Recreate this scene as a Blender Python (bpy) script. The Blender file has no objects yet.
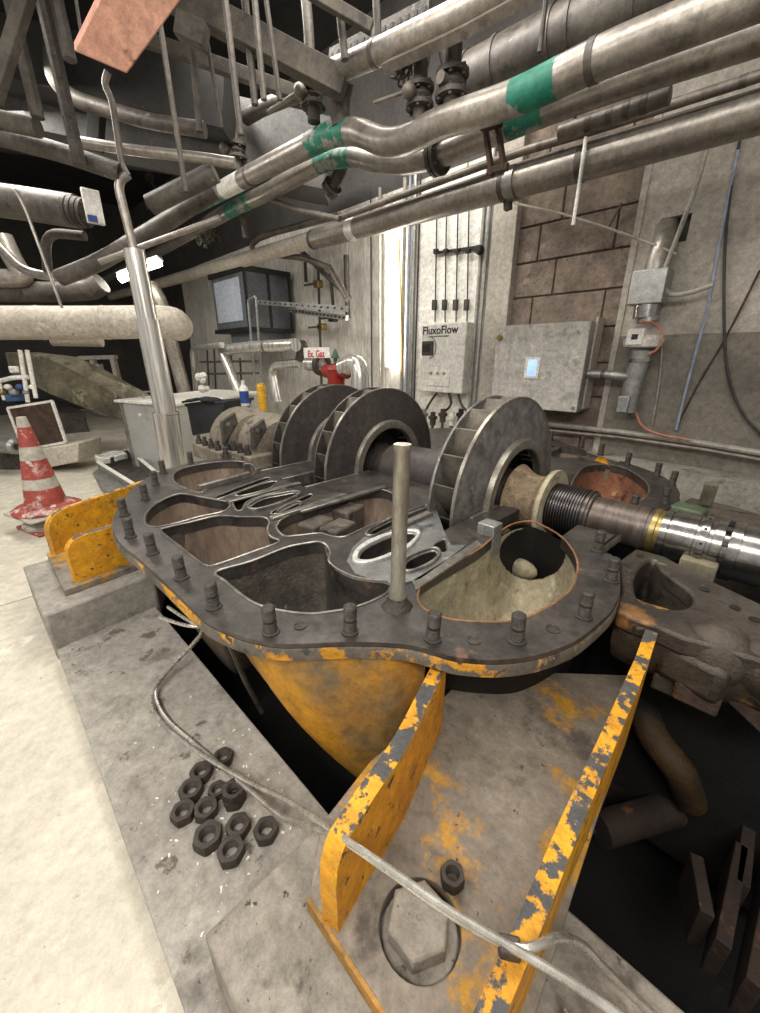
import bpy, bmesh, math, random
from mathutils import Vector, Matrix, noise
from mathutils.geometry import delaunay_2d_cdt
random.seed(7)
scn = bpy.context.scene
# ---------------------------------------------------------------- camera
FPX = 400.0
PITCH = math.radians(20.3)
CAM = Vector((0, 0, 1.0))
cd = bpy.data.cameras.new('camera')
cam = bpy.data.objects.new('camera', cd)
scn.collection.objects.link(cam)
cam.location = CAM
cam.rotation_euler = (math.radians(90) - PITCH, 0, math.radians(45))
cd.sensor_fit = 'HORIZONTAL'
cd.sensor_width = 36
cd.lens = FPX / 760 * 36
cd.clip_start = 0.01
cd.clip_end = 100
scn.camera = cam
# ---------------------------------------------------------------- world and light
w = bpy.data.worlds.new('world')
scn.world = w
w.use_nodes = True
w.node_tree.nodes['Background'].inputs[0].default_value = (1.0, 0.97, 0.93, 1)
w.node_tree.nodes['Background'].inputs[1].default_value = 0.35


def area(loc, rot, sx, sy, power, col=(1, 0.97, 0.92)):
    l = bpy.data.lights.new('ceiling_and_fill_light', 'AREA')
    l.shape = 'RECTANGLE'
    l.size = sx
    l.size_y = sy
    l.energy = power
    l.color = col
    o = bpy.data.objects.new('ceiling_and_fill_light', l)
    scn.collection.objects.link(o)
    o.location = loc
    o.rotation_euler = [math.radians(a) for a in rot]


area((-1.6, -1.3, 2.7), (14, 0, 0), 2.6, 0.5, 50)
area((0.7, -0.9, 2.5), (25, 0, 20), 1.6, 0.5, 45)
area((-0.9, 1.2, 2.75), (0, 0, 0), 2.4, 0.6, 28)
area((-4.8, 0.6, 2.9), (0, 0, 0), 2.4, 0.6, 60)
area((-3.0, 1.9, 3.3), (35, 0, 0), 3.4, 0.4, 75)  # added fill light to brighten the back wall, not a real lamp
scn.view_settings.view_transform = 'Standard'
scn.view_settings.look = 'None'
scn.view_settings.exposure = 0.5
scn.view_settings.gamma = 1
scn.view_settings.use_curve_mapping = False

# ---------------------------------------------------------------- helpers
S2 = math.sqrt(0.5)
FW, RT, UP = Vector((-S2, S2, 0)), Vector((S2, S2, 0)), Vector((0, 0, 1))
CP, SP = math.cos(PITCH), math.sin(PITCH)


def ray(px, py):
    u, v = px - 380, py - 506.5
    return FW * (FPX * CP - v * SP) + RT * u - UP * (FPX * SP + v * CP)


def P(px, py, z):
    d = ray(px, py)
    return CAM + d * ((z - CAM.z) / d.z)


def PX(px, py, x):
    d = ray(px, py)
    return CAM + d * (x / d.x)


def PY(px, py, y):
    d = ray(px, py)
    return CAM + d * (y / d.y)


def PD(px, py, dist):
    d = ray(px, py)
    return CAM + d * (dist / d.dot(FW))


def lin(c):
    if isinstance(c, str):
        c = [int(c[i:i + 2], 16) for i in (0, 2, 4)]
    o = []
    for k in c:
        k /= 255
        o.append(k / 12.92 if k <= 0.04045 else ((k + 0.055) / 1.055) ** 2.4)
    return (*o, 1)


def mat(name, c1, c2=None, scale=6, rough=0.7, metal=0.0, bump=0.15, bscale=60, layers=(), emit=0, rvar=0.15, contrast=(0.35, 0.65), grime=0.42, stretch=None):
    """two-colour noise, then layers (colour, noise scale, threshold, softness, detail) on top"""
    m = bpy.data.materials.new(name)
    m.use_nodes = True
    nt = m.node_tree
    N, L = nt.nodes, nt.links
    b = N['Principled BSDF']
    tc = N.new('ShaderNodeTexCoord')
    co = tc.outputs['Object']
    if stretch:
        mp = N.new('ShaderNodeMapping')
        mp.inputs['Scale'].default_value = stretch
        L.new(co, mp.inputs['Vector'])
        co = mp.outputs['Vector']

    def nz(sc, det=6, ro=0.6, vec=None):
        n = N.new('ShaderNodeTexNoise')
        n.inputs['Scale'].default_value = sc
        n.inputs['Detail'].default_value = det
        n.inputs['Roughness'].default_value = ro
        L.new(co, n.inputs['Vector'])
        return n.outputs['Fac']

    def ramp(f, a, z):
        r = N.new('ShaderNodeMapRange')
        r.inputs['From Min'].default_value = a
        r.inputs['From Max'].default_value = z
        L.new(f, r.inputs['Value'])
        return r.outputs['Result']

    def mix(f, a, c):
        x = N.new('ShaderNodeMix')
        x.data_type = 'RGBA'
        L.new(f, x.inputs['Factor'])
        if isinstance(a, tuple):
            x.inputs['A'].default_value = a
        else:
            L.new(a, x.inputs['A'])
        if isinstance(c, tuple):
            x.inputs['B'].default_value = c
        else:
            L.new(c, x.inputs['B'])
        return x.outputs['Result']
    f0 = nz(scale)
    col = mix(ramp(f0, *contrast), lin(c1), lin(c2 or c1))
    for (c, sc, th, so, *rest) in layers:
        f = ramp(nz(sc, rest[0] if rest else 5, 0.65), th, th + so)
        if len(rest) > 1 and rest[1] == 'up':
            g = N.new('ShaderNodeNewGeometry')
            sx = N.new('ShaderNodeSeparateXYZ')
            L.new(g.outputs['Normal'], sx.inputs[0])
            mu = N.new('ShaderNodeMath')
            mu.operation = 'MULTIPLY'
            L.new(f, mu.inputs[0])
            L.new(ramp(sx.outputs['Z'], 0.5, 0.9), mu.inputs[1])
            f = mu.outputs[0]
        col = mix(f, col, lin(c))
    if bump:
        g1 = ramp(nz(26, 10, 0.85), 0.36, 0.64)
        mm = N.new('ShaderNodeMapRange')
        mm.inputs['To Min'].default_value = 1 - grime
        mm.inputs['To Max'].default_value = 1 + grime * 0.6
        L.new(g1, mm.inputs['Value'])
        hs = N.new('ShaderNodeHueSaturation')
        L.new(mm.outputs['Result'], hs.inputs['Value'])
        L.new(col, hs.inputs['Color'])
        col = hs.outputs['Color']
    L.new(col, b.inputs['Base Color'])
    b.inputs['Metallic'].default_value = metal
    rr = N.new('ShaderNodeMapRange')
    rr.inputs['To Min'].default_value = max(0.05, rough - rvar)
    rr.inputs['To Max'].default_value = min(1, rough + rvar)
    L.new(nz(scale * 2.3), rr.inputs['Value'])
    L.new(rr.outputs['Result'], b.inputs['Roughness'])
    if bump:
        bn = N.new('ShaderNodeBump')
        bn.inputs['Strength'].default_value = bump
        bn.inputs['Distance'].default_value = 0.01
        L.new(nz(bscale, 8, 0.7), bn.inputs['Height'])
        L.new(bn.outputs['Normal'], b.inputs['Normal'])
    if emit:
        b.inputs['Emission Color'].default_value = lin(c1)
        b.inputs['Emission Strength'].default_value = emit
    return m


class MB:
    """collects geometry in world coordinates; build() links it as one mesh object"""

    def __init__(s):
        s.v, s.f = [], []

    def add(s, vs, fs):
        k = len(s.v)
        s.v += [Vector(a) for a in vs]
        s.f += [[i + k for i in f] for f in fs]
        return s

    def box(s, a, b, rz=0, c=None, rot=None):
        a, b = Vector(a), Vector(b)
        vs = [Vector((x, y, z)) for z in (a.z, b.z) for y in (a.y, b.y) for x in (a.x, b.x)]
        R = rot if rot is not None else (Matrix.Rotation(rz, 3, 'Z') if rz else None)
        if R is not None:
            c = Vector(c) if c is not None else (a + b) / 2
            vs = [c + R @ (q - c) for q in vs]
        return s.add(vs, [(0, 2, 3, 1), (4, 5, 7, 6), (0, 1, 5, 4), (2, 6, 7, 3), (0, 4, 6, 2), (1, 3, 7, 5)])

    def beam(s, p, q, wd, ht, up=UP):
        p, q = Vector(p), Vector(q)
        d = (q - p).normalized()
        sd = d.cross(up)
        if sd.length < 1e-3:
            sd = d.cross(Vector((1, 0, 0)))
        sd.normalize()
        u2 = sd.cross(d).normalized()
        vs = [c + sd * (wd / 2 * i) + u2 * (ht / 2 * j) for c in (p, q) for (i, j) in ((-1, -1), (1, -1), (1, 1), (-1, 1))]
        return s.add(vs, [(3, 2, 1, 0), (4, 5, 6, 7), (0, 1, 5, 4), (1, 2, 6, 5), (2, 3, 7, 6), (3, 0, 4, 7)])

    def tube(s, pts, r, n=12, closed=False, cap=True):
        pts = [Vector(p) for p in pts]
        m = len(pts)
        rs = r if isinstance(r, (list, tuple)) else [r] * m
        tans = []
        for i in range(m):
            a = pts[(i - 1) % m] if (closed or i > 0) else pts[i]
            c = pts[(i + 1) % m] if (closed or i < m - 1) else pts[i]
            t = c - a
            tans.append(t.normalized() if t.length > 1e-9 else (tans[-1] if tans else Vector((0, 0, 1))))
        ref = Vector((0, 0, 1)) if abs(tans[0].z) < 0.9 else Vector((1, 0, 0))
        nrm = (ref - tans[0] * ref.dot(tans[0])).normalized()
        vs, fs = [], []
        for i in range(m):
            nn = nrm - tans[i] * nrm.dot(tans[i])
            nrm = nn.normalized() if nn.length > 1e-6 else nrm
            bi = tans[i].cross(nrm)
            for k in range(n):
                a = 2 * math.pi * k / n
                vs.append(pts[i] + (nrm * math.cos(a) + bi * math.sin(a)) * rs[i])
        for i in range(m if closed else m - 1):
            j = (i + 1) % m
            for k in range(n):
                l = (k + 1) % n
                fs.append((i * n + k, i * n + l, j * n + l, j * n + k))
        if cap and not closed:
            fs.append(tuple(range(n - 1, -1, -1)))
            fs.append(tuple((m - 1) * n + k for k in range(n)))
        return s.add(vs, fs)

    def cyl(s, p, q, r, r2=None, n=16):
        return s.tube([p, q], [r, r if r2 is None else r2], n)

    def lathe(s, o, d, prof, n=32, closed=False):
        """prof: (t along d, radius)"""
        o, d = Vector(o), Vector(d).normalized()
        ref = Vector((0, 0, 1)) if abs(d.z) < 0.9 else Vector((1, 0, 0))
        a1 = (ref - d * ref.dot(d)).normalized()
        a2 = d.cross(a1)
        vs, fs = [], []
        for (t, r) in prof:
            for k in range(n):
                a = 2 * math.pi * k / n
                vs.append(o + d * t + (a1 * math.cos(a) + a2 * math.sin(a)) * max(r, 1e-4))
        m = len(prof)
        for i in range(m if closed else m - 1):
            j = (i + 1) % m
            for k in range(n):
                l = (k + 1) % n
                fs.append((i * n + k, i * n + l, j * n + l, j * n + k))
        if not closed:
            if prof[0][1] > 1e-3:
                fs.append(tuple(range(n - 1, -1, -1)))
            if prof[-1][1] > 1e-3:
                fs.append(tuple((m - 1) * n + k for k in range(n)))
        return s.add(vs, fs)

    def prism(s, poly, z0, z1):
        """flat polygon (x, y) with a bottom and a top"""
        n = len(poly)
        vs = [(p[0], p[1], z0) for p in poly] + [(p[0], p[1], z1) for p in poly]
        return s.add(vs, [tuple(range(n - 1, -1, -1)), tuple(range(n, 2 * n))] + [(i, (i + 1) % n, n + (i + 1) % n, n + i) for i in range(n)])

    def extrude(s, poly3, vec):
        poly3 = [Vector(p) for p in poly3]
        n = len(poly3)
        vec = Vector(vec)
        return s.add(poly3 + [p + vec for p in poly3], [tuple(range(n - 1, -1, -1)), tuple(range(n, 2 * n))] + [(i, (i + 1) % n, n + (i + 1) % n, n + i) for i in range(n)])

    def sphere(s, c, r, n=12, sq=(1, 1, 1)):
        c = Vector(c)
        vs, fs = [], []
        h = n // 2
        for i in range(h + 1):
            th = math.pi * i / h
            for k in range(n):
                a = 2 * math.pi * k / n
                vs.append(c + Vector((math.sin(th) * math.cos(a) * sq[0], math.sin(th) * math.sin(a) * sq[1], math.cos(th) * sq[2])) * r)
        for i in range(h):
            for k in range(n):
                l = (k + 1) % n
                fs.append((i * n + k, (i + 1) * n + k, (i + 1) * n + l, i * n + l))
        return s.add(vs, fs)

    def build(s, name, m, parent=None, smooth=35, bevel=0, kind=None, loc=None, label=None):
        me = bpy.data.meshes.new(name)
        off = Vector((0, 0, 0))
        q = parent
        while q is not None:
            off += q.location
            q = q.parent
        o = bpy.data.objects.new(name, me)
        if loc is not None:
            o.location = Vector(loc) - off
            off = Vector(loc)
        me.from_pydata([v - off for v in s.v], [], s.f)
        bm = bmesh.new()
        bm.from_mesh(me)
        bmesh.ops.remove_doubles(bm, verts=bm.verts, dist=1e-6)
        loose = [q_ for q_ in bm.verts if not q_.link_faces]
        bmesh.ops.delete(bm, geom=loose, context='VERTS')
        bmesh.ops.recalc_face_normals(bm, faces=bm.faces)
        bm.to_mesh(me)
        bm.free()
        scn.collection.objects.link(o)
        if smooth:
            me.polygons.foreach_set('use_smooth', [True] * len(me.polygons))
            me.set_sharp_from_angle(angle=math.radians(smooth))
        me.materials.append(m)
        if bevel:
            bv = o.modifiers.new('bevel', 'BEVEL')
            bv.width = bevel
            bv.segments = 2
            bv.limit_method = 'ANGLE'
            bv.angle_limit = math.radians(40)
        if parent is not None:
            o.parent = parent
        if kind:
            o['kind'] = kind
        if label:
            o['label'] = label
        return o


def tag(o, label, cat, group=None, kind=None):
    o['label'] = label
    o['category'] = cat
    if group:
        o['group'] = group
    if kind:
        o['kind'] = kind
    return o


def thing(name, label, cat, loc=(0, 0, 0), group=None):
    o = bpy.data.objects.new(name, None)
    o.empty_display_size = 0.1
    scn.collection.objects.link(o)
    o.location = loc
    return tag(o, label, cat, group)


def copy_tree(o, parent=None):
    c = o.copy()
    scn.collection.objects.link(c)
    c.parent = parent
    for ch in list(o.children):
        copy_tree(ch, c)
    return c


def chaikin(pts, it=2, closed=False):
    pts = [Vector(p) for p in pts]
    for _ in range(it):
        n = len(pts)
        o = []
        if not closed:
            o.append(pts[0])
        for i in range(n if closed else n - 1):
            a, b = pts[i], pts[(i + 1) % n]
            o += [a * 0.75 + b * 0.25, a * 0.25 + b * 0.75]
        if not closed:
            o.append(pts[-1])
        pts = o
    return pts


def elbowed(pts, r, n=5):
    """polyline with each inner corner rounded by radius r"""
    pts = [Vector(p) for p in pts]
    out = [pts[0]]
    for i in range(1, len(pts) - 1):
        a, b, c = pts[i - 1], pts[i], pts[i + 1]
        k = min(r, (a - b).length * 0.49, (c - b).length * 0.49)
        p, q = b + (a - b).normalized() * k, b + (c - b).normalized() * k
        for j in range(n + 1):
            t = j / n
            out.append(p * (1 - t) ** 2 + b * 2 * t * (1 - t) + q * t * t)
    out.append(pts[-1])
    return out


def catmull(pts, sub=4):
    n = len(pts)
    o = []
    for i in range(n):
        p0, p1, p2, p3 = (Vector(pts[(i + k) % n]) for k in (-1, 0, 1, 2))
        for j in range(sub):
            t = j / sub
            o.append(0.5 * ((2 * p1) + (p2 - p0) * t + (2 * p0 - 5 * p1 + 4 * p2 - p3) * t * t + (3 * p1 - p0 - 3 * p2 + p3) * t ** 3))
    return o


def inside(p, poly):
    x, y = p[0], p[1]
    c = False
    n = len(poly)
    j = n - 1
    for i in range(n):
        if (poly[i][1] > y) != (poly[j][1] > y) and x < (poly[j][0] - poly[i][0]) * (y - poly[i][1]) / (poly[j][1] - poly[i][1]) + poly[i][0]:
            c = not c
        j = i
    return c


def plate(mb, outer, holes, z1, z0):
    """slab with holes of any outline, overlaps allowed"""
    vs, es = [], []
    for loop in [outer] + holes:
        k = len(vs)
        n = len(loop)
        vs += [Vector((p[0], p[1])) for p in loop]
        es += [(k + i, k + (i + 1) % n) for i in range(n)]
    V, E, F, *_ = delaunay_2d_cdt(vs, es, [], 0, 1e-5)
    keep = []
    for f in F:
        c = sum((V[i] for i in f), Vector((0, 0))) / 3
        if inside(c, outer) and not any(inside(c, h) for h in holes):
            keep.append(f)
    n = len(V)
    cnt = {}
    for f in keep:
        for i in range(3):
            cnt.setdefault(tuple(sorted((f[i], f[(i + 1) % 3]))), []).append(1)
    fs = [tuple(f) for f in keep] + [tuple(i + n for i in reversed(f)) for f in keep]
    fs += [(a, b, b + n, a + n) for (a, b), k in cnt.items() if len(k) == 1]
    mb.add([(v.x, v.y, z1) for v in V] + [(v.x, v.y, z0) for v in V], fs)
    return mb


def bowl(mb, poly, z0, depth, off=0.0, shrink=0.45, power=2.5, rings=7, drift=(0, 0), floor=True, skip=None):
    n = len(poly)
    c = Vector((sum(p[0] for p in poly) / n, sum(p[1] for p in poly) / n))
    vs, fs = [], []
    for i in range(rings + 1):
        s = i / rings
        k = 1 - shrink * s ** power
        zz = z0 - depth * s
        for p in poly:
            d = Vector((p[0], p[1])) - c
            if off:
                d += d.normalized() * off
            q = c + d * k + Vector(drift) * s
            vs.append((q.x, q.y, zz))
    for i in range(rings):
        for j in range(n):
            if skip and skip(vs[i * n + j], i):
                continue
            l = (j + 1) % n
            fs.append((i * n + j, i * n + l, (i + 1) * n + l, (i + 1) * n + j))
    if floor:
        fs.append(tuple(rings * n + j for j in range(n)))
    mb.add(vs, fs)
    return mb


def text(name, body, size, loc, rot, m, parent=None, extrude=0.0008, align='CENTER'):
    cu = bpy.data.curves.new(name, 'FONT')
    cu.body = body
    cu.size = size
    cu.extrude = extrude
    cu.offset = size * 0.02
    cu.align_x = align
    cu.align_y = 'CENTER'
    t = bpy.data.objects.new(name, cu)
    scn.collection.objects.link(t)
    dg = bpy.context.evaluated_depsgraph_get()
    me = bpy.data.meshes.new_from_object(t.evaluated_get(dg))
    bpy.data.objects.remove(t)
    o = bpy.data.objects.new(name, me)
    scn.collection.objects.link(o)
    me.materials.clear()
    me.materials.append(m)
    off = Vector((0, 0, 0))
    q = parent
    while q is not None:
        off += q.location
        q = q.parent
    o.location = Vector(loc) - off
    o.rotation_euler = rot
    o.parent = parent
    return o

# ---------------------------------------------------------------- materials
M = {}
M['floor'] = mat('pale_concrete', 'cac2b0', 'b6ae9d', 3.3, 0.75, grime=0.25, bump=0.2, bscale=45, layers=[('a69c88', 2.2, 0.56, 0.2), ('8b806e', 38, 0.68, 0.04), ('e6e0d0', 9, 0.6, 0.15)])
M['plinth'] = mat('grey_concrete', 'a39d92', '8b847a', 3, 0.8, bump=0.35, bscale=50, layers=[('5c554c', 5, 0.56, 0.15), ('c8c2b2', 30, 0.69, 0.03), ('4a443c', 45, 0.66, 0.05), ('dcd6c8', 75, 0.7, 0.015), ('62594e', 9, 0.6, 0.04), ('a09a8c', 2, 0.55, 0.2)])
M['pad'] = mat('stained_concrete', '968e82', '7c7468', 4, 0.85, bump=0.5, bscale=40, layers=[('48423a', 9, 0.56, 0.12), ('b5ad9c', 35, 0.7, 0.03), ('3a352f', 60, 0.64, 0.05)])
M['block'] = mat('smooth_concrete', '9a948a', '857f75', 3, 0.8, bump=0.25, layers=[('6a645a', 6, 0.6, 0.12), ('b8b2a4', 14, 0.66, 0.06)])
M['pit'] = mat('shaded_pit', '15110e', '0a0807', 4, 0.7, bump=0.3, layers=[('3a2a1a', 5, 0.6, 0.15)])  # near black: the shade of the pit is put into the colour
M['brick'] = mat('rough_block', '8c7b6c', '6a5d52', 7, 0.9, bump=0.9, bscale=70, layers=[('5c5048', 30, 0.58, 0.1), ('bbae9f', 4, 0.58, 0.2)])
M['mortar'] = mat('mortar', '60544a', '4e443c', 8, 0.9, bump=0.4)
M['wall_up'] = mat('painted_wall', 'b3aa9c', 'a0978a', 1.5, 0.7, bump=0.1, layers=[('8a8175', 2.5, 0.6, 0.2), ('5d564e', 50, 0.73, 0.02)])
M['wall_low'] = mat('lower_wall', '827a6e', '70685d', 2, 0.75, bump=0.15, layers=[('655c52', 4, 0.58, 0.15), ('b0a898', 20, 0.7, 0.04)])
M['wall_dark'] = mat('dark_wall', '4a4642', '383430', 2, 0.8, bump=0.2)
M['panel'] = mat('white_panel', 'dcd7cc', 'c4beb2', 4, 0.6, bump=0.1, layers=[('8a8378', 6, 0.62, 0.1), ('6b645a', 25, 0.7, 0.04)], stretch=(1, 1, 0.25))
M['sheet'] = mat('white_sheet', 'ece8de', 'ddd8cc', 3, 0.5, bump=0.05, layers=[('b5ae9f', 20, 0.69, 0.04)])
M['ceiling'] = mat('dark_ceiling', '2c2926', '1e1b19', 2, 0.9, bump=0.2)  # plain near-black brown with slight noise
M['beam'] = mat('dim_dusty_beam', '5f574c', '413b34', 6, 0.8, bump=0.3, layers=[('3a342e', 10, 0.58, 0.1)])  # darkened to stand in for weak light under the ceiling
M['greybeam'] = mat('grey_beam', '565450', '444240', 3, 0.8, bump=0.1)  # also darkened in place of dimmer light up there
M['salmon'] = mat('salmon_paint', 'e0aa92', 'd29a82', 5, 0.7, bump=0.15, layers=[('8c6a58', 9, 0.65, 0.06), ('5a4538', 22, 0.7, 0.04)])
M['case_top'] = mat('machined_face', '5f5953', '403c39', 6, 0.38, 0.5, bump=0.1, bscale=90, layers=[('332f2d', 7, 0.54, 0.14), ('7d6450', 9, 0.62, 0.08), ('4a525e', 5, 0.62, 0.1), ('a39a8e', 40, 0.72, 0.03)])
M['case_dirty'] = mat('casting', '655b4f', '463d35', 7, 0.7, 0.2, bump=0.5, bscale=50, layers=[('332d27', 12, 0.57, 0.1), ('8b7f6e', 20, 0.66, 0.06), ('80603e', 4, 0.62, 0.08)])
M['greasy'] = mat('greasy_casting', '544b41', '363029', 6, 0.42, 0.3, bump=0.6, bscale=35, layers=[('1f1b17', 9, 0.56, 0.1), ('8a6238', 5, 0.6, 0.08), ('8f8677', 14, 0.66, 0.06)])
M['dusty'] = mat('dusty_casting', '8b8170', '665c4e', 7, 0.8, bump=0.5, layers=[('40382e', 10, 0.58, 0.1), ('a89c86', 14, 0.64, 0.06)])
M['dark_pipe'] = mat('dusty_dark_pipe', '6b635a', '4a443d', 6, 0.55, 0.3, bump=0.4, layers=[('2c2723', 9, 0.55, 0.1), ('938a7e', 14, 0.66, 0.05)])
M['ped_face'] = mat('pedestal_face_paint', '5a5044', '372f28', 7, 0.5, 0.2, bump=0.7, bscale=30, layers=[('a5742a', 8, 0.57, 0.06), ('211c18', 10, 0.6, 0.06)])
M['tank'] = mat('lit_tank_sheet', 'c6c6c0', 'aeaea8', 2, 0.4, 0.3, bump=0.03, grime=0.15, layers=[('8a8880', 5, 0.62, 0.12)])  # brighter copy of the galvanised sheet, light on the tank put into colour
M['seal'] = mat('bright_seal', 'd8d6d0', 'b4b2ac', 8, 0.4, 0.4, bump=0.05)
M['carrier'] = mat('pale_machined_face', '8f908c', '6c6c69', 7, 0.4, 0.5, bump=0.1, layers=[('b5b3a8', 12, 0.58, 0.08), ('4a4a4a', 9, 0.6, 0.08)])
M['lip'] = mat('machined_lip', '9a958c', '77726a', 12, 0.35, 0.7, bump=0.05, layers=[('b8b2a4', 20, 0.62, 0.1)])
M['pocket'] = mat('rusty_pocket', '8d7a68', '6b5a4c', 6, 0.8, 0.1, bump=0.5, bscale=35, layers=[('4a3d33', 8, 0.56, 0.12), ('a8937c', 4, 0.6, 0.15)], stretch=(1, 1, 0.3))
M['pocket_dark'] = mat('scaly_pocket', '6a6257', '4b453d', 9, 0.6, 0.3, bump=1.0, bscale=30, layers=[('2f2a26', 6, 0.5, 0.2), ('8c8373', 25, 0.6, 0.08)])
M['pocket_tan'] = mat('limed_pocket', 'b3a88c', '948a70', 6, 0.75, 0.0, bump=0.5, bscale=60, layers=[('6e6048', 14, 0.6, 0.08), ('8a5a34', 5, 0.66, 0.08), ('cfc6ac', 9, 0.6, 0.1)])
M['rust'] = mat('red_rust', '8a5a3e', '6a4430', 6, 0.85, bump=0.5, layers=[('b09070', 7, 0.6, 0.06), ('452c20', 10, 0.6, 0.08)])
M['yellow'] = mat('yellow_paint', 'd0941f', 'b97f1d', 4, 0.5, bump=0.12, bscale=30, layers=[('9a7434', 2.5, 0.5, 0.25), ('75684f', 1.7, 0.52, 0.16), ('8a6a34', 5, 0.6, 0.15), ('6e5f4c', 3, 0.6, 0.2), ('4a4036', 40, 0.68, 0.04)])
M['yellow_chip'] = mat('chipped_yellow_paint', 'dd9f1c', 'cc8a14', 6, 0.55, bump=0.5, bscale=60, layers=[('b0824a', 7, 0.62, 0.06), ('3f3f40', 32, 0.62, 0.02), ('8c6a30', 4, 0.54, 0.16), ('4a4846', 20, 0.485, 0.03, 8, 'up'), ('2c2a2a', 55, 0.66, 0.02)])
M['plate'] = mat('worn_foot_plate', '8a8072', '73695d', 4, 0.65, 0.1, bump=0.3, layers=[('5a5148', 9, 0.56, 0.12), ('b5862e', 4, 0.535, 0.05, 14), ('615f60', 3.5, 0.6, 0.08), ('3a342e', 50, 0.66, 0.04)])
M['stud'] = mat('stud_steel', '5c574f', '3c3833', 30, 0.5, 0.6, bump=0.4, bscale=200, layers=[('7c6a58', 30, 0.6, 0.1)])
M['rod'] = mat('galvanised_rod', 'b4aea0', '8f897c', 30, 0.35, 0.6, bump=0.2, bscale=120, stretch=(1, 1, 0.3), layers=[('5c554a', 25, 0.62, 0.08)])
M['nut'] = mat('black_nut', '544c44', '362f2a', 25, 0.55, 0.4, bump=0.3, bscale=100, layers=[('6b5f52', 40, 0.62, 0.06)])
M['impeller'] = mat('impeller_steel', '5c5550', '474140', 3, 0.5, 0.6, bump=0.12, bscale=150, layers=[('7a716a', 6, 0.6, 0.2)])
M['impeller_mot'] = mat('mottled_impeller_steel', '8a8780', '64615d', 14, 0.5, 0.5, bump=0.2, bscale=100, layers=[('a8a59c', 30, 0.62, 0.08), ('4f4b46', 6, 0.58, 0.15)])
M['imp_edge'] = mat('bright_edge', 'a09a90', '8a8478', 10, 0.35, 0.7, bump=0.05)
M['blade'] = mat('blade_steel', '746c60', '544e45', 8, 0.55, 0.4, bump=0.2, layers=[('b0a894', 10, 0.6, 0.1)])  # shade between the shrouds is put into this darker colour
M['shaft'] = mat('shaft_steel', '6e6258', '544b45', 8, 0.4, 0.6, bump=0.1, stretch=(6, 1, 1))
M['tan_sleeve'] = mat('crusted_sleeve', 'a08c70', '84725a', 40, 0.85, 0.1, bump=1.0, bscale=140, layers=[('5f4e3c', 90, 0.58, 0.06)])
M['thread'] = mat('dark_thread', '5a5450', '454040', 10, 0.35, 0.8, bump=0.0)
M['chrome'] = mat('polished_steel', 'b0aca6', '8f8b86', 6, 0.2, 0.95, bump=0.02, rvar=0.08)
M['post'] = mat('reflection_streaked_post', 'e8e4dc', '9a958c', 3, 0.25, 0.6, bump=0.02, rvar=0.06, stretch=(14, 14, 0.6), grime=0.1)  # upright pale and dark streaks paint in the reflections on polished steel
M['pit_yellow'] = mat('pit_yellow', '44300f', '2a1e0e', 7, 0.7, bump=0.4, layers=[('1e1812', 8, 0.5, 0.08)])  # darkened yellow, pit shade put into the colour
M['pit_rust'] = mat('pit_rust', '3a2a20', '241b16', 6, 0.8, bump=0.5, layers=[('6a4424', 9, 0.62, 0.06)])  # darkened rust, pit shade put into the colour
M['rimpaint'] = mat('worn_rim_paint', '6e665a', '4e4942', 8, 0.6, 0.1, bump=0.4, layers=[('c88c1e', 7, 0.53, 0.04, 8), ('3f3d3a', 28, 0.6, 0.03), ('b08850', 18, 0.64, 0.04)])
M['brass'] = mat('brassy_band', 'a4925e', '857344', 10, 0.35, 0.8, bump=0.05)
M['jacket'] = mat('aluminium_jacket', 'a69e93', '867e75', 3, 0.36, 0.55, bump=0.15, bscale=8, layers=[('756c62', 5, 0.58, 0.15), ('5e564d', 18, 0.66, 0.06)])
M['jacket_dusty'] = mat('dusty_jacket', '857c71', '645c53', 4, 0.5, 0.35, bump=0.2, bscale=12, layers=[('5a5148', 6, 0.56, 0.12), ('b8b0a4', 10, 0.64, 0.08)])
M['jacket_dark'] = mat('dark_jacket', '6b645c', '4c4640', 4, 0.5, 0.35, bump=0.2, bscale=12, layers=[('37322d', 7, 0.56, 0.12), ('8f877b', 12, 0.66, 0.06)])  # large pipe's own dark grey; on ceiling pipes it mimics weak light
M['old_steel'] = mat('grimy_steel', '5e574f', '423d37', 9, 0.65, 0.4, bump=0.4, layers=[('2c2824', 12, 0.58, 0.08), ('8a8175', 16, 0.66, 0.05)])
M['rusty_steel'] = mat('rusty_clamp', '5c473a', '3d3028', 12, 0.8, 0.2, bump=0.5, layers=[('7d5a40', 18, 0.6, 0.08)])
M['pale_duct'] = mat('pale_duct', 'cdc3b2', 'b8ae9e', 3, 0.7, bump=0.15, bscale=30, layers=[('8f8474', 9, 0.66, 0.06), ('dcd4c4', 5, 0.6, 0.1)])
M['green'] = mat('green_band', '1f7a62', '176450', 12, 0.5, bump=0.1, layers=[('968f86', 9, 0.52, 0.05), ('7a8c80', 16, 0.62, 0.05)])
M['white'] = mat('white_plastic', 'e4e0d6', 'd2cdc2', 4, 0.5, bump=0.03, layers=[('a8a294', 15, 0.68, 0.06)])
M['print'] = mat('black_print', '24221f', rough=0.6, bump=0)
M['red'] = mat('red_paint', '9c2a20', '7c2018', 12, 0.45, bump=0.15, layers=[('4a1812', 20, 0.62, 0.08)])
M['redprint'] = mat('red_print', 'b8283c', rough=0.6, bump=0)
M['blue'] = mat('blue_plastic', '2c4c94', '24407e', 6, 0.45, bump=0.02)
M['bluepaint'] = mat('blue_paint', '3c5c86', '2e4a70', 14, 0.5, bump=0.1)
M['yellowplas'] = mat('yellow_plastic', 'd8a628', 'c8961c', 6, 0.5, bump=0.02)
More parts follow.
